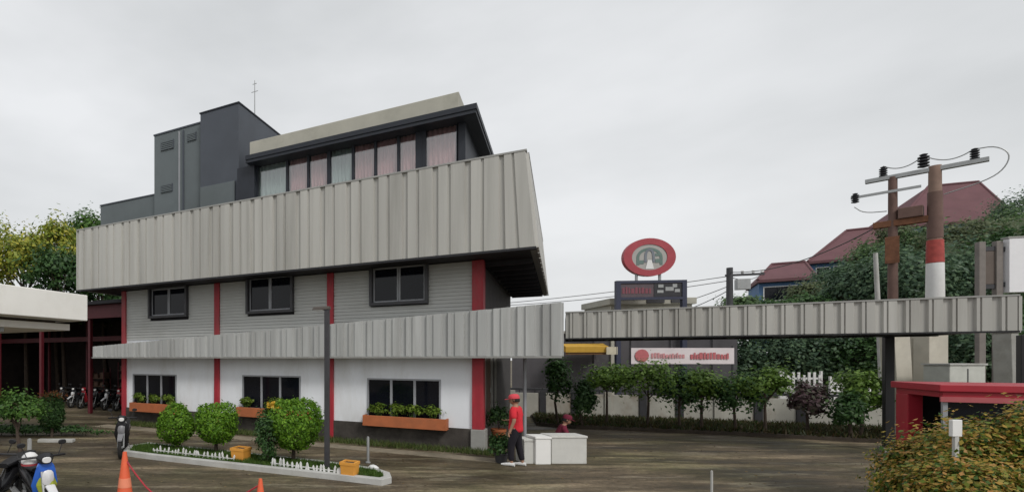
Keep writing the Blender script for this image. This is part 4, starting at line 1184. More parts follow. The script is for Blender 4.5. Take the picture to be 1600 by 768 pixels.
def standing_person(label, loc, rz):
    "faces local +x"
    t = thing('person', label, 'person', loc, rz)
    V = Vector
    J = {'pelvis': (V((0, 0, 0.92)), 0.095), 'spine': (V((0, 0, 1.10)), 0.09), 'chest': (V((0.01, 0, 1.27)), 0.105), 'neckb': (V((0, 0, 1.40)), 0.06), 'neck': (V((0.015, 0, 1.47)), 0.05), 'skull': (V((0.025, 0, 1.53)), 0.055)}
    E = [('pelvis', 'spine'), ('spine', 'chest'), ('chest', 'neckb'), ('neckb', 'neck'), ('neck', 'skull')]
    for s_, p in ((1, 'l'), (-1, 'r')):
        sh_, el, wr = V((0, s_ * 0.18, 1.36)), V((-0.04, s_ * 0.24, 1.10)), (V((0.19, s_ * 0.17, 1.06)) if s_ < 0 else V((0.03, s_ * 0.27, 0.87)))
        J[p + 'sh'] = (sh_, 0.058); J[p + 'el'] = (el, 0.042); J[p + 'wrist'] = (wr, 0.028)
        E += [('chest', p + 'sh'), (p + 'sh', p + 'el'), (p + 'el', p + 'wrist')]
        hand_joints(J, E, wr, s_, (wr - el), p)
        fx = 0.08 * s_
        J[p + 'hip'] = (V((0, s_ * 0.085, 0.88)), 0.085); J[p + 'kn'] = (V((fx * 0.6 + 0.02, s_ * 0.10, 0.49)), 0.056); J[p + 'an'] = (V((fx - 0.02, s_ * 0.11, 0.09)), 0.038)
        J[p + 'heel'] = (V((fx - 0.03, s_ * 0.11, 0.045)), 0.036); J[p + 'toe'] = (V((fx + 0.13, s_ * 0.125, 0.03)), (0.03, 0.04))
        E += [('pelvis', p + 'hip'), (p + 'hip', p + 'kn'), (p + 'kn', p + 'an'), (p + 'an', p + 'heel'), (p + 'heel', p + 'toe')]
    skin_body('body', J, E, M_SKIN, t)
    # shirt with short sleeves
    S = {'hem': (V((0, 0, 0.78)), 0.165), 'waist': (V((0, 0, 0.90)), 0.16), 'mid': (V((0, 0, 1.08)), 0.14), 'chest': (V((0.01, 0, 1.27)), 0.15), 'neck': (V((0, 0, 1.405)), (0.085, 0.075))}
    SE = [('hem', 'waist'), ('waist', 'mid'), ('mid', 'chest'), ('chest', 'neck')]
    for s_, p in ((1, 'l'), (-1, 'r')):
        S[p + 'sh'] = (V((0, s_ * 0.18, 1.355)), 0.077); S[p + 'sl'] = (V((-0.035, s_ * 0.235, 1.12)), 0.064)
        SE += [('chest', p + 'sh'), (p + 'sh', p + 'sl')]
    skin_body('shirt', S, SE, M_SHIRT, t)
    T = {'waist': (V((0, 0, 0.98)), 0.115), 'seat': (V((0, 0, 0.86)), 0.13)}
    TE = [('waist', 'seat')]
    for s_, p in ((1, 'l'), (-1, 'r')):
        fx = 0.08 * s_
        T[p + 'h'] = (V((0, s_ * 0.085, 0.80)), 0.102); T[p + 'k'] = (V((fx * 0.6 + 0.02, s_ * 0.10, 0.49)), 0.078); T[p + 'a'] = (V((fx - 0.02, s_ * 0.11, 0.11)), 0.062)
        TE += [('seat', p + 'h'), (p + 'h', p + 'k'), (p + 'k', p + 'a')]
        MB().loft([ring(fx - 0.09, 0.045, 0.036, 0.04), ring(fx, 0.05, 0.045, 0.046), ring(fx + 0.11, 0.036, 0.048, 0.034), ring(fx + 0.185, 0.026, 0.03, 0.022)]).build('shoe', M_PALE, t, True, loc=(0, s_ * 0.115, 0))
    skin_body('trousers', T, TE, M_TROUS, t)
    head_mesh(t, (0.03, 0, 1.565), 0.15, 0.12, True, M_CAP)
    t.scale = (1.1, 1.1, 1.0)
    return t
pp = G(806, 727)
standing_person('person in a red shirt, black trousers and red cap standing by the white blocks', pp, math.radians(138))

def sitting_person(label, loc, rz):
    t = thing('person', label, 'person', loc, rz)
    V = Vector
    J = {'pelvis': (V((-0.02, 0, 0.38)), 0.10), 'spine': (V((0.02, 0, 0.55)), 0.09), 'chest': (V((0.09, 0, 0.71)), 0.10), 'neckb': (V((0.14, 0, 0.82)), 0.06), 'neck': (V((0.165, 0, 0.87)), 0.05), 'skull': (V((0.19, 0, 0.93)), 0.055)}
    E = [('pelvis', 'spine'), ('spine', 'chest'), ('chest', 'neckb'), ('neckb', 'neck'), ('neck', 'skull')]
    for s_, p in ((1, 'l'), (-1, 'r')):
        sh_, el, wr = V((0.10, s_ * 0.18, 0.79)), V((0.20, s_ * 0.23, 0.56)), V((0.40, s_ * 0.15, 0.56))
        J[p + 'sh'] = (sh_, 0.056); J[p + 'el'] = (el, 0.042); J[p + 'wrist'] = (wr, 0.028)
        E += [('chest', p + 'sh'), (p + 'sh', p + 'el'), (p + 'el', p + 'wrist')]
        hand_joints(J, E, wr, s_, (wr - el), p, 0.4)
        J[p + 'hip'] = (V((0.03, s_ * 0.09, 0.38)), 0.085); J[p + 'kn'] = (V((0.40, s_ * 0.14, 0.47)), 0.056); J[p + 'an'] = (V((0.38, s_ * 0.14, 0.09)), 0.038)
        J[p + 'heel'] = (V((0.37, s_ * 0.14, 0.045)), 0.036); J[p + 'toe'] = (V((0.53, s_ * 0.15, 0.03)), (0.03, 0.04))
        E += [('pelvis', p + 'hip'), (p + 'hip', p + 'kn'), (p + 'kn', p + 'an'), (p + 'an', p + 'heel'), (p + 'heel', p + 'toe')]
    skin_body('body', J, E, M_SKIN, t)
    S = {'waist': (V((-0.02, 0, 0.37)), 0.15), 'mid': (V((0.02, 0, 0.55)), 0.14), 'chest': (V((0.09, 0, 0.71)), 0.15), 'neck': (V((0.14, 0, 0.825)), (0.08, 0.07))}
    SE = [('waist', 'mid'), ('mid', 'chest'), ('chest', 'neck')]
    for s_, p in ((1, 'l'), (-1, 'r')):
        S[p + 'sh'] = (V((0.10, s_ * 0.18, 0.785)), 0.073); S[p + 'sl'] = (V((0.20, s_ * 0.228, 0.575)), 0.06); S[p + 'cu'] = (V((0.36, s_ * 0.165, 0.56)), 0.045)
        SE += [('chest', p + 'sh'), (p + 'sh', p + 'sl'), (p + 'sl', p + 'cu')]
    skin_body('jacket', S, SE, M_MAROON, t)
    T = {'seat': (V((-0.01, 0, 0.39)), (0.15, 0.115))}
    TE = []
    for s_, p in ((1, 'l'), (-1, 'r')):
        T[p + 'h'] = (V((0.10, s_ * 0.10, 0.40)), 0.095); T[p + 'k'] = (V((0.40, s_ * 0.14, 0.47)), 0.075); T[p + 'a'] = (V((0.38, s_ * 0.14, 0.12)), 0.058)
        TE += [('seat', p + 'h'), (p + 'h', p + 'k'), (p + 'k', p + 'a')]
        MB().loft([ring(0.31, 0.045, 0.036, 0.04), ring(0.4, 0.05, 0.045, 0.046), ring(0.51, 0.036, 0.048, 0.034), ring(0.585, 0.026, 0.03, 0.022)]).build('shoe', M_BLACK, t, True, loc=(0, s_ * 0.145, 0))
    skin_body('trousers', T, TE, M_TROUS, t)
    head_mesh(t, (0.20, 0, 0.965), 0.0, 0.25, True, M_MAROON)
    return t
sp = W(872, 560, 13.35); sp.z = 0
sitting_person('person in a dark maroon jacket sitting low behind the white blocks', sp, math.radians(-20))
st = thing('stool', 'low dark stool under the sitting person', 'stool', sp + Vector((-0.02, 0, 0)), 0.2)
MB().box(-0.16, 0.16, -0.16, 0.16, 0.235, 0.268).build('seat', M_DFRAME, st, bevel=0.01)
for a in (-0.13, 0.13):
    for b2 in (-0.13, 0.13):
        MB().box(a - 0.018, a + 0.018, b2 - 0.018, b2 + 0.018, 0, 0.234).build('leg', M_DFRAME, st)

# white blocks beside them
def block(label, pa, pb, py, h, dep, m):
    a, b_ = G(pa, py), G(pb, py)
    d = b_ - a
    t = thing('concrete_block', label, 'block', a, math.atan2(d.y, d.x), 'white painted blocks')
    L = d.length
    MB().box(0, L, 0, dep, 0.0, h - 0.06).build('body', m, t, bevel=0.015)
    MB().box(-0.015, L + 0.015, -0.015, dep + 0.015, h - 0.058, h).build('cap', m, t, bevel=0.01)
M_BLK = mat('off_white_block', (0.58, 0.58, 0.55), 0.8, 0.08, 2.0, dirt=(0.36, 0.35, 0.31), dirt_amt=0.6)
M_BLK2 = mat('bright_white_block', (0.80, 0.80, 0.78), 0.8, 0.05, 2.0, dirt=(0.6, 0.59, 0.55), dirt_amt=0.3)
block('wide off white block, right one of the pair by the red shirted person', 862, 917, 724, 0.68, 0.5, M_BLK)
block('bright white block directly beside the red shirted person', 837, 861, 725, 0.67, 0.45, M_BLK2)
block('grey low block half hidden behind the bright white block', 819, 835, 724, 0.60, 0.45, M_BLK)
# potted plant near the corner
def pot_plant(label, px, py, r, h, m, ph, seedv):
    c = G(px, py)
    t = thing('potted_plant', label, 'plant', c)
    MB().lathe([(r * 0.7, 0), (r * 0.95, h * 0.85), (r * 1.05, h * 0.86), (r * 1.05, h), (r * 0.9, h), (r * 0.85, h * 0.93)], 18).build('pot', m, t, True)
    rng = np.random.default_rng(seedv)
    p, nr = crown_points(rng, (r * 1.5, r * 1.5, ph * 0.5), 26, 30, 0.25)
    link('foliage', leaves_mesh('foliage', p + np.array([0, 0, h + ph * 0.5]), nr, 0.045, rng), L_DARK, t)
    MB().tube([(0, 0, h * 0.9), (0.01, 0, h + ph * 0.6)], [0.015, 0.008], 6).build('stem', M_BARK, t)
pot_plant('dark potted plant left of the person in red', 783, 722, 0.17, 0.25, M_DFRAME, 0.42, 31)
pot_plant('green plant in a tall orange pot against the side wall', 779, 697, 0.20, 0.52, M_TERRA, 0.62, 32)

# ------------------------------------------------------------------ boundary wall and planting bed on the right
M_FENCE = mat('stained_white_wall', (0.44, 0.43, 0.38), 0.85, 0.15, 1.5, dirt=(0.20, 0.13, 0.075), dirt_amt=0.8, stretch=(1, 1, 0.6))
fa, fb_ = W(800, 560, 22.9), W(1640, 560, 16.6)
fa.z = fb_.z = 0
fd = fb_ - fa; FLn = fd.length; frz = math.atan2(fd.y, fd.x)
fen = thing('boundary_wall', 'low stained white boundary wall with piers behind the shrubs', 'wall', fa, frz)
NB = 13; bw = FLn / NB
for k in range(NB):
    MB().box(k * bw + 0.13, (k + 1) * bw - 0.13, 0, 0.14, 0, 1.05).build('wall_panel', M_FENCE, fen, bevel=0.008)
for k in range(NB + 1):
    MB().box(k * bw - 0.128, k * bw + 0.128, -0.05, 0.19, 0, 1.16).build('pier', M_DFRAME if k % 3 else M_FENCE, fen, bevel=0.01)
MB().box(-0.1, FLn + 0.1, 0.01, 0.13, 1.162, 1.26).build('top_rail', M_DFRAME, fen)
for k in range(NB * 2):
    x = (k + 0.5) * bw / 2
    MB().box(x - 0.02, x + 0.02, 0.05, 0.09, 1.05, 1.161).build('rail_post', M_DFRAME, fen)
# bed
bp_ = [(G(x, y).x, G(x, y).y) for x, y in ((838, 664), (900, 669), (1000, 673), (1150, 680), (1380, 692), (1500, 698))]
bb = [(fa.lerp(fb_, t_)) for t_ in (0.93, 0.05)]
poly = bp_ + [(p.x + 0.0, p.y - 0.0) for p in bb]
structure(MB().prism(poly, 0.0, 0.12).build('planting_bed', M_SOIL))
p_in = poly
grass('ground_cover', p_in, 9000, 0.16, leaf_mat('ground_cover_blade', [(0.02, 0.03, 0.012), (0.05, 0.06, 0.02), (0.09, 0.06, 0.03), (0.05, 0.09, 0.02)]), 0.115, 'dark low ground cover in the bed along the boundary wall', np.random.default_rng(8), 0.03)
# shrubs and small trees in the bed
shr = [(872, 596, 16, 30, 661, 'dark slim shrub at the left end of the boundary wall bed', 'D'), (948, 592, 32, 17, 662, 'bright green small tree below the yellow awning', 'S'), (1012, 596, 40, 24, 665, 'wide green small tree left under the red and white banner', 'S'),
       (1062, 612, 30, 26, 668, 'dark green small tree below the middle of the banner', 'D'), (1096, 604, 26, 20, 670, 'green small tree below the right end of the banner', 'S'), (1150, 612, 28, 26, 672, 'dark green small tree right of the banner', 'D'),
       (1196, 603, 34, 20, 673, 'broad green small tree left of the white slatted gate', 'S'), (1262, 625, 20, 24, 676, 'thin purplish shrub in front of the white slatted gate', 'P'), (1345, 612, 30, 24, 680, 'bright green small tree beside the black canopy post', 'S'), (1330, 645, 24, 24, 682, 'dark low shrub left of the black canopy post', 'D'),
       (910, 622, 14, 24, 664, 'small dark sapling between the two left shrubs', 'D')]
L_PURP = leaf_mat('purplish_leaf', [(0.08, 0.05, 0.055), (0.12, 0.07, 0.08), (0.06, 0.08, 0.04)])
for i, (cx, cy, rx, ry, by, lab, kk) in enumerate(shr):
    b_ = G(cx, by, 0.12); k = b_.y / F * 1.1
    tree('shrub_tree', lab, 'tree', b_, W(cx, cy, b_.y), (rx * k, rx * k * 0.7, ry * k), {'D': L_DARK, 'S': L_BRIGHT, 'P': L_PURP}[kk], 0.06, 24, 85, 0.27, 80 + i, 'small trees in the boundary bed', 0.05)

# ------------------------------------------------------------------ things behind the boundary wall
M_GREYW = mat('grey_block_wall', (0.105, 0.10, 0.108), 0.85, 0.15, 1.0, dirt=(0.07, 0.065, 0.065), dirt_amt=0.6)
wa, wb_ = W(800, 560, 31), W(1152, 560, 26); wa.z = wb_.z = 0
wd = wb_ - wa
wh = thing('warehouse', 'plain dark grey block wall building behind the banner', 'building', wa, math.atan2(wd.y, wd.x))
MB().box(0, wd.length, 0, 7, 0, 4.0).build('wall', M_GREYW, wh)
MB().box(-0.2, wd.length + 0.2, -0.2, 7.2, 4.002, 4.15).build('roof', M_CONC, wh)
for k in range(6):
    x = wd.length * (k + 0.5) / 6
    MB().box(x - 0.12, x + 0.12, -0.08, -0.002, 0, 3.998).build('pilaster', M_GREYW, wh)
aw = W(884, 545, 28); aw2 = W(951, 545, 27.3)
ay = thing('yellow_awning', 'yellow awning edge on the grey wall under the walkway canopy', 'awning', (aw.x, aw.y, 2.9), math.atan2(aw2.y - aw.y, aw2.x - aw.x))
aL = (aw2 - aw).length
M_YEL = mat('yellow_paint', (0.55, 0.32, 0.04), 0.6, 0.1)
MB().hexa([(0, 0, 0), (aL, 0, 0), (aL, 1.2, 0.1), (0, 1.2, 0.1), (0, 0, 0.30), (aL, 0, 0.30), (aL, 1.2, 0.5), (0, 1.2, 0.5)]).build('sheet', M_YEL, ay)
MB().box(aL * 0.94, aL * 0.94 + 0.5, -0.12, -0.003, -0.12, 0.28).build('end_box', mat('cream_box', (0.6, 0.55, 0.42), 0.6), ay)
MB().box(0, aL, 0.05, 0.12, -0.12, -0.003).build('valance', mat('brown_valance', (0.16, 0.08, 0.03), 0.7), ay)
# banner
bY = 23.5
b0, b1 = W(986, 568, bY), W(1147, 568, bY)
bw_, bh_ = (b1.x - b0.x), 25 * bY / F
ban = thing('banner', 'white and red banner strung on posts above the boundary wall', 'banner', (b0.x, bY, 0))
z0 = b0.z
n = 24; vs = []; fs = []
for j in range(n + 1):
    x = bw_ * j / n; y = 0.012 * math.sin(j * 0.9)
    vs += [(x, y, z0), (x, y, z0 + bh_)]
fs = [(2*j, 2*j+2, 2*j+3, 2*j+1) for j in range(n)]
sheet = MB().add(vs, fs).build('sheet', mat('banner_white', (0.66, 0.60, 0.61), 0.7, 0.08, 1.0), ban)
sheet.modifiers.clear(); sd = sheet.modifiers.new('s', 'SOLIDIFY'); sd.thickness = 0.01
M_BRED = mat('banner_red', (0.46, 0.13, 0.14), 0.7, 0.15)
M_BPINK = mat('banner_pink', (0.55, 0.26, 0.27), 0.7, 0.15)
def strip(mb, x, z, w, h, y=-0.045): mb.box(x, x + w, y, y + 0.006, z, z + h)
em = MB()
cxx, czz = bw_ * 0.10, z0 + bh_ * 0.52
em.add([(cxx + bh_ * 0.44 * math.cos(a * 0.524), -0.046, czz + bh_ * 0.40 * math.sin(a * 0.524)) for a in range(12)], [tuple(range(12))])
em.build('emblem', M_BRED, sheet)
rr = random.Random(5)
tx = MB(); x = bw_ * 0.19
while x < bw_ * 0.50:
    w = rr.uniform(0.05, 0.12); strip(tx, x, z0 + bh_ * 0.36, w, bh_ * rr.uniform(0.22, 0.34)); x += w + 0.04
tx.build('lettering', M_BPINK, sheet)
tx = MB(); x = bw_ * 0.57
while x < bw_ * 0.93:
    w = rr.uniform(0.07, 0.16); strip(tx, x, z0 + bh_ * 0.30, w, bh_ * rr.uniform(0.28, 0.42)); x += w + 0.04
tx.build('lettering', M_BRED, sheet)
for x in (0.02, bw_ - 0.02):
    MB().tube([(x, 0.06, 0), (x, 0.06, z0 + bh_ + 0.1)], 0.04, 8).build('post', M_DFRAME, ban, True)
# pale roof edge behind the banner
# white slatted gate
gY = 21.5
ga, gb_ = W(1222, 560, gY), W(1282, 560, gY); ga.z = gb_.z = 0
gt = thing('slatted_gate', 'small white slatted gate behind the boundary wall', 'gate', (ga.x, gY, 0))
gw_ = gb_.x - ga.x
zt = CAMH + (PY - 581) * gY / F; zm = CAMH + (PY - 606) * gY / F
for k in range(8):
    x = gw_ * k / 7.3
    MB().box(x, x + 0.10, 0, 0.03, zm, zt - (0.12 if k % 3 == 1 else 0)).build('slat', M_PALE, gt, bevel=0.004)
MB().box(0, gw_, 0.032, 0.07, 0.3, zm + 0.1).build('lower_board', M_PALE, gt)
MB().box(0, gw_, 0.032, 0.07, zt - 0.3, zt - 0.22).build('rail', M_PALE, gt)
for x in (-0.08, gw_ + 0.02):
    MB().box(x, x + 0.07, 0, 0.07, 0, zt + 0.05).build('post', M_PALE, gt)
# white box shapes between the posts right of the gate
gt2 = copy_tree(gt); gt2.location = (W(1300, 560, 22.3).x, 22.3, -0.25); gt2['label'] = 'narrow pale slatted gate half hidden by the bright green small tree'
gt['group'] = gt2['group'] = 'white slatted gates'

# dark trees under and behind the walkway canopy
M_T = {'D': L_DARK, 'H': L_HILL, 'B': L_HILL2, 'S': L_SHRUB, 'O': L_HILL3}
bt = [(1175, 555, 40, 45, 30, 'B', 'dark bluish tree right of the banner below the canopy'), (1225, 560, 45, 50, 29, 'B', 'dark bluish tree behind the white slatted gate'), (1285, 550, 45, 50, 28, 'B', 'dark bluish tree right behind the gate'),
      (1345, 555, 45, 50, 27, 'D', 'dark green tree left of the black canopy post'), (1400, 565, 40, 45, 27, 'D', 'dark green tree behind the cream pillars'), (1520, 545, 50, 50, 24, 'B', 'dark bluish tree above the red kiosk'), (1610, 540, 60, 60, 23, 'D', 'dark green tree at the right edge above the kiosk')]
for i, (cx, cy, rx, ry, Y, mm, lab) in enumerate(bt):
    k = Y / F; c = W(cx, cy, Y)
    tree('leafy_tree', lab, 'tree', (c.x, c.y, 0), c, (rx * k, rx * k, ry * k), M_T[mm], 0.085, 75, 85, 0.2, 120 + i, 'dark trees behind the walkway canopy', 0.11, -1.1)

# ------------------------------------------------------------------ round sign
sY = 27.0
sg = W(1013, 480, sY)
sign = thing('pylon_sign', 'round red ringed sign above a dark framed name board', 'sign', (sg.x, sY, 0), math.radians(-6))
k = sY / F
cz = W(1013, 402, sY).z
def disc(rx, rz_, y0, y1, n=40, hole=None):
    mb = MB()
    o_ = [(rx * math.cos(2*math.pi*i/n), rz_ * math.sin(2*math.pi*i/n)) for i in range(n)]
    if hole:
        i_ = [(hole[0] * math.cos(2*math.pi*i/n), hole[1] * math.sin(2*math.pi*i/n)) for i in range(n)]
        vs = [(x, y0, cz + z) for x, z in o_] + [(x, y0, cz + z) for x, z in i_] + [(x, y1, cz + z) for x, z in o_] + [(x, y1, cz + z) for x, z in i_]
        fs = []
        for i in range(n):
            j = (i + 1) % n
            fs += [(i, j, n + j, n + i), (2*n + j, 2*n + i, 3*n + i, 3*n + j), (i, 2*n + i, 2*n + j, j), (n + j, 3*n + j, 3*n + i, n + i)]
        return mb.add(vs, fs)
    vs = [(x, y0, cz + z) for x, z in o_] + [(x, y1, cz + z) for x, z in o_]
    fs = [tuple(range(n)), tuple(range(2*n - 1, n - 1, -1))] + [(i, n + i, n + (i+1) % n, (i+1) % n) for i in range(n)]
    return mb.add(vs, fs)
R1, R2 = 38 * k, 29.5 * k
disc(R1, R2, -0.12, 0.12, hole=(R1 * 0.68, R2 * 0.68)).build('ring', mat('sign_red', (0.36, 0.055, 0.07), 0.45, 0.1), sign)
disc(R1 * 0.678, R2 * 0.678, -0.09, 0.10).build('disc', mat('sign_grey', (0.38, 0.37, 0.35), 0.5, 0.05), sign)
# emblem: two nested arches over a light foot, a bar to each side
em = MB()
def arch(mb, w, h, t_, zc, y=-0.105):
    n = 14; o_ = []; i_ = []
    for q in range(n + 1):
        a = math.pi * q / n
        o_.append((w * math.cos(a), h * math.sin(a))); i_.append(((w - t_) * math.cos(a), (h - t_) * math.sin(a)))
    o_ = [(w, -h * 0.75)] + o_ + [(-w, -h * 0.75)]; i_ = [(w - t_, -h * 0.75)] + i_ + [(-w + t_, -h * 0.75)]
    n = len(o_)
    vs = [(x, y, zc + z) for x, z in o_ + i_] + [(x, y + 0.014, zc + z) for x, z in o_ + i_]
    fs = []
    for q in range(n - 1):
        fs += [(q, q + 1, n + q + 1, n + q), (2*n + q + 1, 2*n + q, 3*n + q, 3*n + q + 1), (q, 2*n + q, 2*n + q + 1, q + 1), (n + q + 1, 3*n + q + 1, 3*n + q, n + q)]
    mb.add(vs, fs)
arch(em, R1 * 0.50, R2 * 0.52, 0.14, cz - 0.02)
em.build('emblem_arch', mat('sign_green_grey', (0.13, 0.19, 0.17), 0.5), sign)
em = MB(); arch(em, R1 * 0.20, R2 * 0.42, 0.12, cz + 0.04, -0.112)
em.build('emblem_arch', mat('sign_slate', (0.17, 0.19, 0.22), 0.5), sign)
em = MB().box(-R1 * 0.47, -R1 * 0.22, -0.104, -0.092, cz - R2 * 0.36, cz - R2 * 0.16).box(R1 * 0.22, R1 * 0.47, -0.104, -0.092, cz - R2 * 0.30, cz - R2 * 0.10).box(R1 * 0.22, R1 * 0.47, -0.103, -0.092, cz + R2 * 0.05, cz + R2 * 0.2)
em.build('emblem_bar', MATS['sign_green_grey'], sign)
MB().add([(-0.2, -0.11, cz - R2 * 0.62), (0.22, -0.11, cz - R2 * 0.62), (0.10, -0.11, cz - R2 * 0.15), (-0.08, -0.11, cz - R2 * 0.15)], [(0, 1, 2, 3)]).build('emblem_foot', M_PALE, sign)
for x in (-17, 17):
    MB().tube([(x * k, 0.03, W(0, 445, sY).z), (x * k, 0.03, cz - R2 * 0.75)], 0.07, 8).build('neck_post', M_STEEL, sign, True)
fx0, fx1 = (965 - 1013) * k, (1067 - 1013) * k
zb0, zb1 = W(0, 468, sY).z, W(0, 438, sY).z
M_NAVY = mat('navy_frame', (0.035, 0.04, 0.07), 0.5, 0.1)
brd = MB().box(fx0 + 0.12, fx1 - 0.12, -0.04, 0.06, zb0 + 0.1, zb1 - 0.1).build('name_board', mat('board_charcoal', (0.10, 0.075, 0.085), 0.5, 0.1), sign)
fr = MB().box(fx0, fx1, -0.1, 0.1, zb1 - 0.14, zb1).box(fx0, fx1, -0.1, 0.1, zb0, zb0 + 0.14).build('board_frame', M_NAVY, sign)
MB().box(0.25, fx1 - 0.2, -0.06, -0.042, zb0 + 0.16, zb1 - 0.18).build('right_panel', mat('board_black', (0.03, 0.03, 0.035), 0.5), brd)
tx = MB()
for (x, w, z, h) in ((0.45, 0.25, 0.62, 0.16), (0.8, 0.4, 0.45, 0.2), (1.15, 0.22, 0.62, 0.18), (0.4, 0.3, 0.35, 0.14), (1.25, 0.25, 0.38, 0.16)):
    tx.box(x, x + w, -0.072, -0.062, zb0 + z * (zb1 - zb0), zb0 + (z + h) * (zb1 - zb0))
tx.build('lettering', mat('letter_grey', (0.33, 0.34, 0.34), 0.5), brd)
tx = MB(); x = fx0 + 0.3; rr = random.Random(9)
while x < 0.05:
    w = rr.uniform(0.08, 0.16); tx.box(x, x + w, -0.056, -0.042, zb0 + 0.33 * (zb1 - zb0), zb0 + rr.uniform(0.58, 0.7) * (zb1 - zb0)); x += w + 0.05
tx.build('lettering', mat('letter_dull_red', (0.20, 0.06, 0.08), 0.5), brd)
for x in (fx0 + 0.1, fx1 - 0.1):
    MB().box(x - 0.11, x + 0.11, -0.102, 0.102, 0, zb1 + 0.002).build('leg', M_NAVY, sign)
# pale low roof under the sign
pr = thing('low_annex', 'pale flat roofed annex below the round sign', 'building', (W(955, 560, 28.5).x, 28.5, 0), math.radians(-6))
al = (1072 - 955) * 28.5 / F
za = W(0, 466, 28.5).z
MB().box(0, al, 0, 3, 0, za - 0.35).build('wall', M_PARA, pr)
MB().box(-0.15, al + 0.15, -0.15, 3.1, za - 0.348, za).build('roof_edge', M_PARA, pr, bevel=0.02)
for x, w in ((al * 0.42, 0.9), (al * 0.72, 0.5)):
    MB().box(x, x + w, -0.2, -0.152, za - 0.28, za - 0.08).build('vent', M_DFRAME, pr)

# ------------------------------------------------------------------ utility poles and wires
M_CERAM = mat('dark_insulator', (0.025, 0.026, 0.03), 0.35, 0.1)
hl, hr = W(1326, 560, 21.0), W(1548, 560, 18.2)
def onarm(px, z=0.0):
    k_ = (px - PX) / F
    d = hr - hl
    t_ = (k_ * hl.y - hl.x) / (d.x - k_ * d.y)
    p = hl + d * t_; p.z = z
    return p
zarm = CAMH + (PY - 268) * onarm(1440).y / F
p1, p2 = onarm(1395), onarm(1461)
arz = math.atan2((hr - hl).y, (hr - hl).x)
up = thing('transformer_pole_pair', 'twin utility poles with crossarm and insulators, one painted red and white', 'utility pole', p2, arz)
inv = Matrix.Rotation(-arz, 4, 'Z')
def loc_(p): return inv @ (Vector(p) - Vector((p2.x, p2.y, 0)))
a1 = loc_(p1)
po1 = MB().tube([(a1.x, 0, 0), (a1.x, 0, zarm)], [0.16, 0.12], 12).build('pole', M_POLE, up, True)
po2 = MB().tube([(0, 0, 0), (0, 0, zarm + 0.12)], [0.23, 0.16], 14).build('pole', mat('tan_pole', (0.24, 0.16, 0.125), 0.8, 0.2, 3.0), up, True)
Yp = p2.y
zz = lambda py: CAMH + (PY - py) * Yp / F
MB().lathe([(0.235, zz(470)), (0.222, zz(411))], 16).build('white_band', M_PALE, po2, True)
MB().lathe([(0.226, zz(410.5)), (0.21, zz(375))], 16).build('red_band', mat('faded_red', (0.35, 0.06, 0.05), 0.7, 0.3, 6), po2, True)
MB().lathe([(0.20, zz(372)), (0.185, zz(300))], 16).build('rust_stain_sleeve', M_POLE, po2, True)
xl, xr = loc_(onarm(1352)).x, loc_(onarm(1546)).x
arm = MB().box(xl, xr, -0.09, 0.09, zarm - 0.08, zarm + 0.08).build('crossarm', M_STEEL, up, bevel=0.01)
xl2 = loc_(onarm(1330)).x
MB().box(xl2, loc_(onarm(1440)).x, -0.13, -0.092, zarm - 0.62, zarm - 0.52).build('lower_arm', M_STEEL, up)
MB().box(a1.x - 0.5, 0.15, -0.12, 0.12, zz(345), zz(335)).build('platform_beam', M_RUST, up, bevel=0.01)
MB().box(a1.x + 0.14, a1.x + 0.75, -0.2, 0.2, zz(334.9), zz(318)).build('switch_box', M_POLE, up, bevel=0.02)
MB().box(a1.x - 0.18, a1.x + 0.18, -0.2, -0.163, zz(405), zz(362)).build('rusty_plate', M_RUST, up)
for pxx, up_, zo in ((1337, False, -0.55), (1380, True, 0.1), (1443, True, 0.15), (1523, True, 0.1)):
    x = loc_(onarm(pxx)).x
    prof = [(0.03, 0)] + [q for j in range(4) for q in ((0.12, 0.03 + j * 0.09), (0.12, 0.06 + j * 0.09), (0.05, 0.075 + j * 0.09))] + [(0.09, 0.40), (0.02, 0.43)]
    sc = 1.25 if pxx == 1443 else 0.95
    prof = [(r * sc, z * sc) for r, z in prof]
    z0_ = zarm + zo
    MB().lathe(prof, 14, (x, 0 if up_ else -0.11, z0_ - (0.25 if not up_ else 0.02))).build('insulator', M_CERAM, up, True)
def wire_pts(a, b_, sag, n=14):
    a, b_ = Vector(a), Vector(b_)
    return [a.lerp(b_, i / n) - Vector((0, 0, sag * 4 * (i / n) * (1 - i / n))) for i in range(n + 1)]
xr2 = loc_(onarm(1523)).x
def smooth_pts(pts, it=2):
    pts = [Vector(p) for p in pts]
    for _ in range(it):
        o_ = [pts[0]]
        for p, q in zip(pts[:-1], pts[1:]): o_ += [p.lerp(q, 0.25), p.lerp(q, 0.75)]
        pts = o_ + [pts[-1]]
    return pts
for pts in ([(xr2, 0, zarm + 0.45), (xr2 + 0.45, 0, zarm + 0.42), (xr2 + 0.75, 0, zarm + 0.05), (xr2 + 0.62, 0, zarm - 0.45), (xr2 + 0.25, 0, zarm - 0.75), (0.2, 0, zarm - 1.0)],
            [(xl2 + 0.1, -0.11, zarm - 0.95), (xl2 + 0.35, -0.11, zarm - 1.25), (a1.x - 0.15, 0, zarm - 1.3)],
            wire_pts((loc_(onarm(1380)).x, 0, zarm + 0.5), (loc_(onarm(1443)).x, 0, zarm + 0.6), 0.25), wire_pts((loc_(onarm(1443)).x, 0, zarm + 0.6), (xr2, 0, zarm + 0.48), 0.28)):
    MB().tube(smooth_pts(pts), 0.02, 6).build('jumper_cable', M_STEEL, up, True)

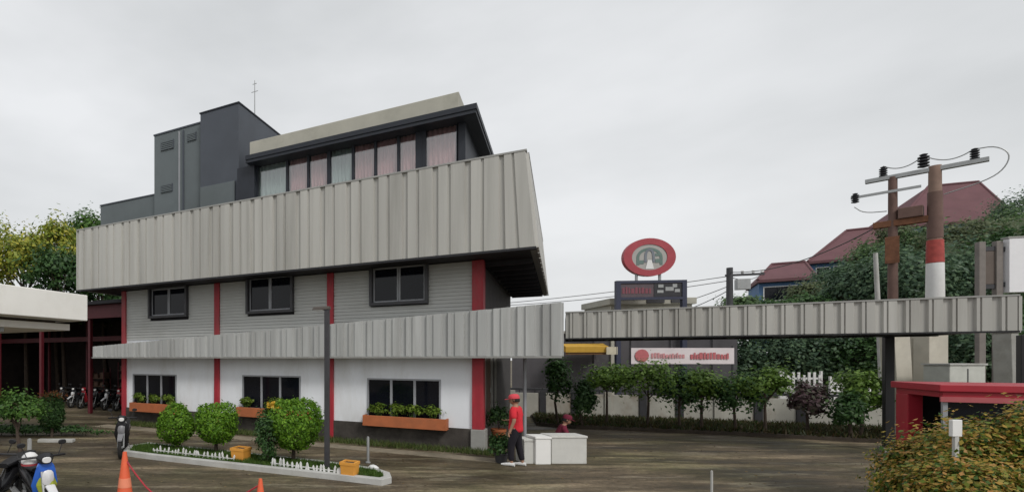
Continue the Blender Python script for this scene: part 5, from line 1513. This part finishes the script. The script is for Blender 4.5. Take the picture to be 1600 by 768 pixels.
q1 = W(1140, 560, 30); q1.z = 0
up1 = thing('utility_pole', 'single dark utility pole right of the round sign', 'utility pole', q1, math.radians(-20))
h1 = W(0, 418, 30).z
MB().tube([(0, 0, 0), (0, 0, h1)], [0.2, 0.15], 12).build('pole', M_DFRAME, up1, True)
MB().box(-0.2, 1.6, -0.06, 0.06, h1 - 0.5, h1 - 0.38).build('crossarm', M_DFRAME, up1)
for x in (0.6, 1.1, 1.5):
    MB().lathe([(0.03, 0), (0.08, 0.05), (0.05, 0.1), (0.08, 0.15), (0.02, 0.2)], 10, (x, 0, h1 - 0.38)).build('insulator', M_PALE, up1, True)
MB().box(0.3, 0.9, -0.2, 0.2, h1 - 1.3, h1 - 0.7).build('junction_box', M_STEEL, up1)
pole_pt = W(1140, 560, 30)
wl = [((1140, 431, 30), (600, 486, 40), 0.3, 'highest overhead wire running left from the single dark pole'), ((1140, 438, 30), (600, 478, 42), 0.6, 'second overhead wire running left from the single dark pole'),
      ((1140, 446, 30), (960, 492, 34), 0.3, 'steep overhead wire dropping behind the round sign'), ((1140, 452, 30), (1040, 492, 33), 0.2, 'short overhead wire dropping beside the name board'),
      ((1140, 425, 30), (1395, 340, 20.2), 0.6, 'overhead wire from the single dark pole to the twin poles'), ((1140, 432, 30), (1190, 428, 40), 0.3, 'overhead wire from the single dark pole towards the blue house')]
for a, b_, sag, lab in wl:
    tag(MB().tube(wire_pts(W(*a), W(*b_), sag), 0.022, 6).build('overhead_wire', M_WIRE, None, True), lab, 'wire', 'overhead wires')
# second slim pole by the hillside
q3 = W(1375, 560, 22.5); q3.z = 0
up3 = thing('concrete_post', 'slim grey concrete post left of the twin utility poles', 'post', q3)
MB().tube([(0.14, 0, 0), (0, 0, 3.0), (-0.2, 0, W(0, 395, 22.5).z)], [0.10, 0.09, 0.07], 10).build('post', M_CONCL, up3, True)
MB().lathe([(0.15, 0), (0.15, 0.05)], 10, (0.14, 0, 0)).build('footing', M_CONC, up3)

# ------------------------------------------------------------------ hillside with houses and trees
def hillside():
    nx, ny = 36, 30; vs = []; fs = []
    for j in range(ny + 1):
        for i in range(nx + 1):
            x = 14 + i * 4.0; y = 33 + j * 4.0
            z = -0.5 + 13.5 / (1 + math.exp(-(x - 0.95 * y - 6) / 4)) + (0.5 * math.sin(x * 0.31) * math.sin(y * 0.27) if x > y * 0.95 else 0)
            if j == 0 or i == 0: z = -0.6
            vs.append((x, y, z))
    for j in range(ny):
        for i in range(nx):
            a = j * (nx + 1) + i
            fs.append((a, a + 1, a + nx + 2, a + nx + 1))
    return MB().add(vs, fs)
M_HILL = mat('hill_scrub', (0.05, 0.065, 0.035), 0.95, 0.35, 0.5, bump=0.5)
structure(hillside().build('hillside', M_HILL, None, True))
def hill_z(x, y):
    return -0.5 + 13.5 / (1 + math.exp(-(x - 0.95 * y - 6) / 4))
M_ROOF = mat('maroon_roof', (0.135, 0.062, 0.07), 0.8, 0.15, 0.8, dirt=(0.12, 0.06, 0.06), dirt_amt=0.6)
M_BLUE = mat('blue_house_wall', (0.08, 0.16, 0.30), 0.8, 0.1, 0.8)
M_BLUE2 = mat('pale_blue_house_wall', (0.18, 0.26, 0.33), 0.8, 0.1, 0.8)
def house(label, px0, px1, pr0, pr1, py_e, py_r, Y, wallm, wins, wall_h=3.0, dep=9.0):
    "hipped roof: ridge at depth Y, front eave half the depth nearer"
    kc = ((px0 + px1) / 2 - PX) / F
    ya = math.atan(kc) * (0.45 if Y > 55 else 0.8)
    rv = Vector((math.sin(ya), math.cos(ya))); lv = Vector((rv.y, -rv.x))
    pc = Vector((kc * Y, Y)); D = pc.dot(rv); off = pc.dot(lv)
    def pt(px, py, d):
        k_ = (px - PX) / F
        y_ = d / (k_ * rv.x + rv.y)
        return Vector((k_ * y_ * lv.x + y_ * lv.y - off, 0, CAMH + (PY - py) * y_ / F))
    e0, e1 = pt(px0, py_e, D - dep / 2), pt(px1, py_e, D - dep / 2)
    g0, g1_ = pt(pr0, py_r, D), pt(pr1, py_r, D)
    c = Vector((pc.x, pc.y, 0))
    ze, zr = (e0.z + e1.z) / 2, (g0.z + g1_.z) / 2
    base = min(ze - wall_h, hill_z(c.x, c.y))
    t = thing('house', label, 'house', (c.x, c.y, base), math.atan2(lv.y, lv.x), 'houses on the hillside')
    wdt = (e1.x - e0.x) / 2; cx_ = (e0.x + e1.x) / 2; r0 = g0.x - cx_; r1 = g1_.x - cx_
    t.location = (c.x + lv.x * cx_, c.y + lv.y * cx_, base)
    r0 = max(r0, -wdt * 0.9); r1 = min(max(r1, r0 + 0.8), wdt * 0.97)
    h = ze - base; w2 = wdt * 0.92; hd_ = dep / 2; hr_ = zr - base
    MB().box(-w2, w2, -hd_ + 0.5, hd_ - 0.5, 0, h - 0.26).build('wall', wallm, t)
    rf = MB().add([(-wdt, -hd_, h), (wdt, -hd_, h), (wdt, hd_, h), (-wdt, hd_, h), (r0, 0, hr_), (r1, 0, hr_),
                   (-wdt, -hd_, h - 0.25), (wdt, -hd_, h - 0.25), (wdt, hd_, h - 0.25), (-wdt, hd_, h - 0.25)],
                  [(0, 1, 5, 4), (1, 2, 5), (2, 3, 4, 5), (3, 0, 4), (0, 6, 7, 1), (1, 7, 8, 2), (2, 8, 9, 3), (3, 9, 6, 0), (6, 9, 8, 7)]).build('roof', M_ROOF, t)
    MB().tube([(r0, 0, hr_ + 0.03), (r1, 0, hr_ + 0.03)], 0.14, 6).build('ridge_cap', M_ROOF, rf)
    for p_, q_ in (((-wdt, -hd_, h), (r0, 0, hr_)), ((wdt, -hd_, h), (r1, 0, hr_))):
        MB().tube([p_, q_], 0.11, 6).build('hip_cap', M_ROOF, rf)
    for a in (0.08, 0.32, 0.56, 0.80)[:wins]:
        x = -w2 + 2 * w2 * a
        wo = MB().box(x, x + 1.0, -hd_ + 0.42, -hd_ + 0.497, h - 1.9, h - 0.6).build('window', M_PALE, t)
        MB().box(x + 0.08, x + 0.92, -hd_ + 0.40, -hd_ + 0.418, h - 1.82, h - 0.68).build('pane', M_GLASS, wo)
    return t
house('large house with a wide maroon hipped roof at the hilltop', 1398, 1590, 1450, 1545, 346, 287, 58, M_BLUE2, 4)
house('blue house with a maroon roof in the middle of the hillside', 1262, 1392, 1322, 1390, 403, 357, 52, M_BLUE, 4)
house('small bright blue house with maroon roof lowest on the hillside', 1184, 1276, 1205, 1266, 434, 411, 47, M_BLUE, 4, 4.5, 7)
ht = [(1160, 484, 30, 20, 36, 'H', 'low green tree right of the single dark pole'), (1205, 492, 30, 20, 34, 'B', 'low bluish tree in front of the small blue house'), (1268, 470, 28, 28, 36, 'O', 'green tree right of the small blue house'),
      (1318, 448, 40, 32, 38, 'B', 'bluish tree below the stepped roof house'), (1345, 462, 45, 50, 32, 'B', 'large dark tree above the middle of the walkway canopy'), (1368, 412, 34, 34, 42, 'H', 'green tree in front of the stepped maroon roof'), (1402, 386, 26, 34, 44, 'O', 'green tree between the two maroon roofs'),
      (1415, 440, 48, 55, 30, 'B', 'dark tree behind the twin utility poles, left'), (1440, 388, 30, 34, 42, 'H', 'green tree right behind the twin poles'), (1500, 384, 48, 38, 38, 'O', 'broad green tree under the large maroon roof'), (1500, 440, 55, 55, 30, 'B', 'dark tree behind the twin utility poles, right'),
      (1562, 378, 44, 36, 40, 'H', 'green tree right of the large maroon roof'), (1600, 345, 42, 38, 46, 'B', 'tall tree at the right edge behind the white billboard'), (1582, 420, 55, 60, 30, 'D', 'dark tree directly behind the white billboard'), (1240, 490, 40, 25, 33, 'D', 'dark low tree behind the walkway canopy fascia'), (1660, 380, 70, 80, 40, 'H', 'large green tree at the far right edge')]
for i, (cx, cy, rx, ry, Y, mm, lab) in enumerate(ht):
    k = Y / F; c = W(cx, cy, Y)
    tree('hillside_tree', lab, 'tree', (c.x, c.y, max(-0.3, min(hill_z(c.x, c.y), c.z - ry * k) - 0.3)), c, (rx * k, rx * k, ry * k), M_T[mm], 0.105, 80, 100, 0.19, 160 + i, 'trees on the hillside', 0.15, -1.1)

# ------------------------------------------------------------------ billboard at the right edge
vb = 16.5
sc0 = W(1572, 560, vb)
bb_ = thing('billboard', 'white billboard on a grey twin post frame at the right edge', 'billboard', (sc0.x, vb, 0), ANG * 0.6)
zt_, zb_ = W(0, 373, vb).z, W(0, 457, vb).z
MB().box(0, 3.2, -0.10, 0.10, zb_, zt_).build('panel', mat('billboard_white', (0.78, 0.78, 0.80), 0.5, 0.03), bb_, bevel=0.01)
MB().box(-0.04, 3.24, -0.12, 0.12, zt_ + 0.002, zt_ + 0.05).build('top_trim', M_CONC, bb_)
MB().box(0.42, 0.75, -0.112, -0.102, zb_ + 0.75, zb_ + 0.95).box(0.55, 0.9, -0.112, -0.102, zb_ + 0.5, zb_ + 0.62).build('lettering', mat('billboard_blue', (0.12, 0.16, 0.5), 0.5), bb_)
M_GPOST = mat('grey_brown_post', (0.20, 0.18, 0.165), 0.8, 0.15)
for x in (-0.55, -0.14):
    MB().box(x - 0.08, x + 0.08, 0.0, 0.16, 0, zt_ - 0.05).build('post', M_GPOST, bb_, bevel=0.01)
for z in (zb_ + 0.15, zt_ - 0.35, zb_ - 1.2):
    MB().box(-0.468, -0.222, 0.04, 0.12, z, z + 0.14).build('rung', M_DFRAME, bb_)
MB().box(-0.47, -0.222, 0.05, 0.10, zb_ + 0.3, zt_ - 0.36).build('back_plate', mat('taupe_plate', (0.13, 0.105, 0.09), 0.8), bb_)
MB().box(-0.05, -0.002, 0.02, 0.1, zb_ + 0.2, zb_ + 0.35).box(-0.05, -0.002, 0.02, 0.1, zt_ - 0.4, zt_ - 0.25).build('bracket', M_DFRAME, bb_)

# cream pillars and pale panel behind the kiosk
M_CRM = mat('cream_plaster', (0.50, 0.47, 0.40), 0.85, 0.12, 1.5, dirt=(0.3, 0.26, 0.2), dirt_amt=0.6)
for px0, px1, Y, lab, lean in ((1397, 1422, 15.6, 'leaning cream pillar left of the pair above the kiosk', 0.2), (1452, 1482, 15.6, 'wide cream pillar above the left end of the kiosk', 0.0), (1426, 1440, 16.2, 'slim grey pillar between the cream pillars', 0.0), (1580, 1592, 14.8, 'slim pale pillar near the right edge above the kiosk', 0.1)):
    a = W(px0, 560, Y); w = (px1 - px0) * Y / F
    t = thing('pillar', lab, 'pillar', (a.x, Y, 0), 0, 'pale pillars behind the kiosk')
    MB().hexa([(lean, 0, 0), (w + lean, 0, 0), (w + lean, 0.4, 0), (lean, 0.4, 0), (0, 0, 3.3), (w, 0, 3.3), (w, 0.4, 3.3), (0, 0.4, 3.3)]).build('shaft', M_CRM if 'cream' in lab else M_CONC, t, bevel=0.015)
    MB().box(-0.03, w + 0.03, -0.03, 0.43, 3.302, 3.42).build('capital', M_CRM if 'cream' in lab else M_CONC, t, bevel=0.01)
    MB().box(lean - 0.04, w + lean + 0.04, -0.04, 0.44, 0, 0.1).build('base', M_CONC, t)
a = W(1484, 560, 14.5)
t = thing('pale_cabinet', 'pale rectangular cabinet showing above the red kiosk roof', 'cabinet', (a.x, 14.5, 0))
w = 56 * 14.5 / F; h = CAMH + (PY - 570) * 14.5 / F
MB().box(0, w, 0, 0.6, 0, h).build('body', mat('pale_cabinet_paint', (0.50, 0.51, 0.47), 0.7, 0.1), t, bevel=0.02)
MB().box(-0.03, w + 0.03, -0.03, 0.63, h + 0.002, h + 0.05).build('top', M_CONCL, t)
MB().box(w * 0.5 - 0.01, w * 0.5 + 0.01, -0.012, -0.002, 0.2, h - 0.1).build('door_gap', M_DFRAME, t)

# ------------------------------------------------------------------ red kiosk
k0 = W(1470, 560, 8.0)
kz = CAMH - 40 * 8.0 / F
ki = thing('kiosk', 'red roofed kiosk with dark openings at the right edge', 'kiosk', (k0.x, 8.0, 0), ANG)
M_KRED = mat('kiosk_red', (0.36, 0.02, 0.035), 0.45, 0.12, 2.0, dirt=(0.25, 0.05, 0.05), dirt_amt=0.4)
KD = 1.35
rf = MB().box(-0.02, 3.6, -0.02, KD, kz - 0.11, kz).build('roof', M_KRED, ki, bevel=0.01)
MB().box(0.03, 3.5, 0.03, 0.10, kz - 0.27, kz - 0.112).build('header', M_KRED, ki, bevel=0.006)
MB().box(0.0, 3.5, 0.0, 0.028, kz - 0.27, kz - 0.19).build('header_trim', mat('kiosk_trim', (0.42, 0.10, 0.11), 0.5), ki)
MB().box(0.03, 0.10, 0.102, KD - 0.05, kz - 0.20, kz - 0.112).build('header', M_KRED, ki)
MB().box(0.02, 0.20, KD - 0.42, KD - 0.06, 0, kz - 0.202).build('post', M_KRED, ki, bevel=0.01)
MB().box(3.3, 3.48, 0.11, 0.3, 0, kz - 0.272).build('post', M_KRED, ki, bevel=0.01)
MB().box(0.04, 0.09, 0.04, 0.09, 0, kz - 0.272).build('corner_post', M_FRAME, ki)
MB().box(0.205, 3.5, KD - 0.10, KD - 0.04, 0, kz - 0.112).build('back_wall', M_BLACK, ki)
MB().box(0.095, 3.29, 0.05, 0.12, 0, 0.95).build('counter_wall', M_KRED, ki)
MB().box(0.05, 0.10, 0.125, KD - 0.425, 0, 0.95).build('counter_wall', M_KRED, ki)
MB().box(0.0, 3.5, 0.0, 0.18, 0.952, 1.0).build('counter', M_DFRAME, ki)
MB().box(0.11, 3.5, 0.125, KD - 0.11, 0.0, 0.03).build('floor', M_CONC, ki)
MB().box(0.25, 3.4, KD - 0.45, KD - 0.11, 0.031, 1.2).build('back_cabinet', M_BLACK, ki)
for x in (0.85, 1.7, 2.5):
    MB().box(x - 0.025, x + 0.025, 0.06, 0.11, 1.002, kz - 0.272).build('mullion', M_FRAME, ki)
for x0, x1 in ((0.10, 0.82), (0.88, 1.67)):
    MB().box(x0, x1, 0.08, 0.088, 1.002, kz - 0.275).build('pane', M_GLASS, ki)

# ------------------------------------------------------------------ golden shrubs in the right foreground
def croton(label, cx, cy, rx, ry, Y, seedv, clumps=190, per=160):
    rng = np.random.default_rng(seedv)
    k = Y / F; c = W(cx, cy, Y)
    t = thing('golden_shrub', label, 'shrub', (c.x, c.y, 0), 0, 'golden shrubs in the right foreground')
    p, nr = crown_points(rng, (rx * k, rx * k * 0.8, ry * k), clumps, per, 0.16, 0.55, -0.9)
    p += np.array([0, 0, c.z])
    p[:, 2] = np.maximum(p[:, 2], 0.04)
    tip = (nr[:, 2] > 0.25) & (rng.random(len(p)) < 0.5) & (p[:, 2] > c.z)
    link('foliage', leaves_mesh('foliage', p[~tip], nr[~tip], 0.027, rng, 0.6), L_CROT, t)
    link('young_leaves', leaves_mesh('young_leaves', p[tip], nr[tip], 0.025, rng, 0.6), leaf_mat('orange_tip_leaf', [(0.30, 0.24, 0.035), (0.42, 0.27, 0.05), (0.48, 0.25, 0.09)]), t)
    mb = MB()
    for q in range(10):
        a = q * 0.63; e = Vector((math.cos(a) * rx * k * 0.6, math.sin(a) * rx * k * 0.5, c.z + ry * k * 0.4 * math.sin(q * 2.1)))
        mb.tube([(math.cos(a) * 0.08, math.sin(a) * 0.08, 0), e * 0.5 + Vector((0, 0, 0.05)), e], [0.025, 0.018, 0.008], 6)
    mb.build('stem', M_BARK, t)
croton('golden green shrub, left and lower of the foreground shrubs', 1458, 768, 58, 84, 7.0, 201)
croton('golden green shrub in the middle of the foreground shrubs', 1530, 758, 70, 92, 6.6, 202)
croton('tallest golden green shrub at the bottom right corner', 1625, 742, 70, 98, 6.4, 203)
croton('low golden green shrub in front at the bottom edge', 1512, 800, 80, 70, 6.0, 204)
# white post with a square head standing in the shrubs
c = W(1493, 560, 6.35)
t = thing('marker_post', 'white marker post with square head rising from the golden shrubs', 'post', (c.x, c.y, 0))
zt_ = CAMH - (655 - 560) * 6.35 / F; zb_ = CAMH - (681 - 560) * 6.35 / F
MB().box(-0.06, 0.06, -0.02, 0.02, zb_, zt_).build('head', M_PALE, t, bevel=0.005)
MB().box(-0.025, 0.025, -0.015, 0.015, 0, zb_ - 0.002).build('stem', M_CONCL, t)
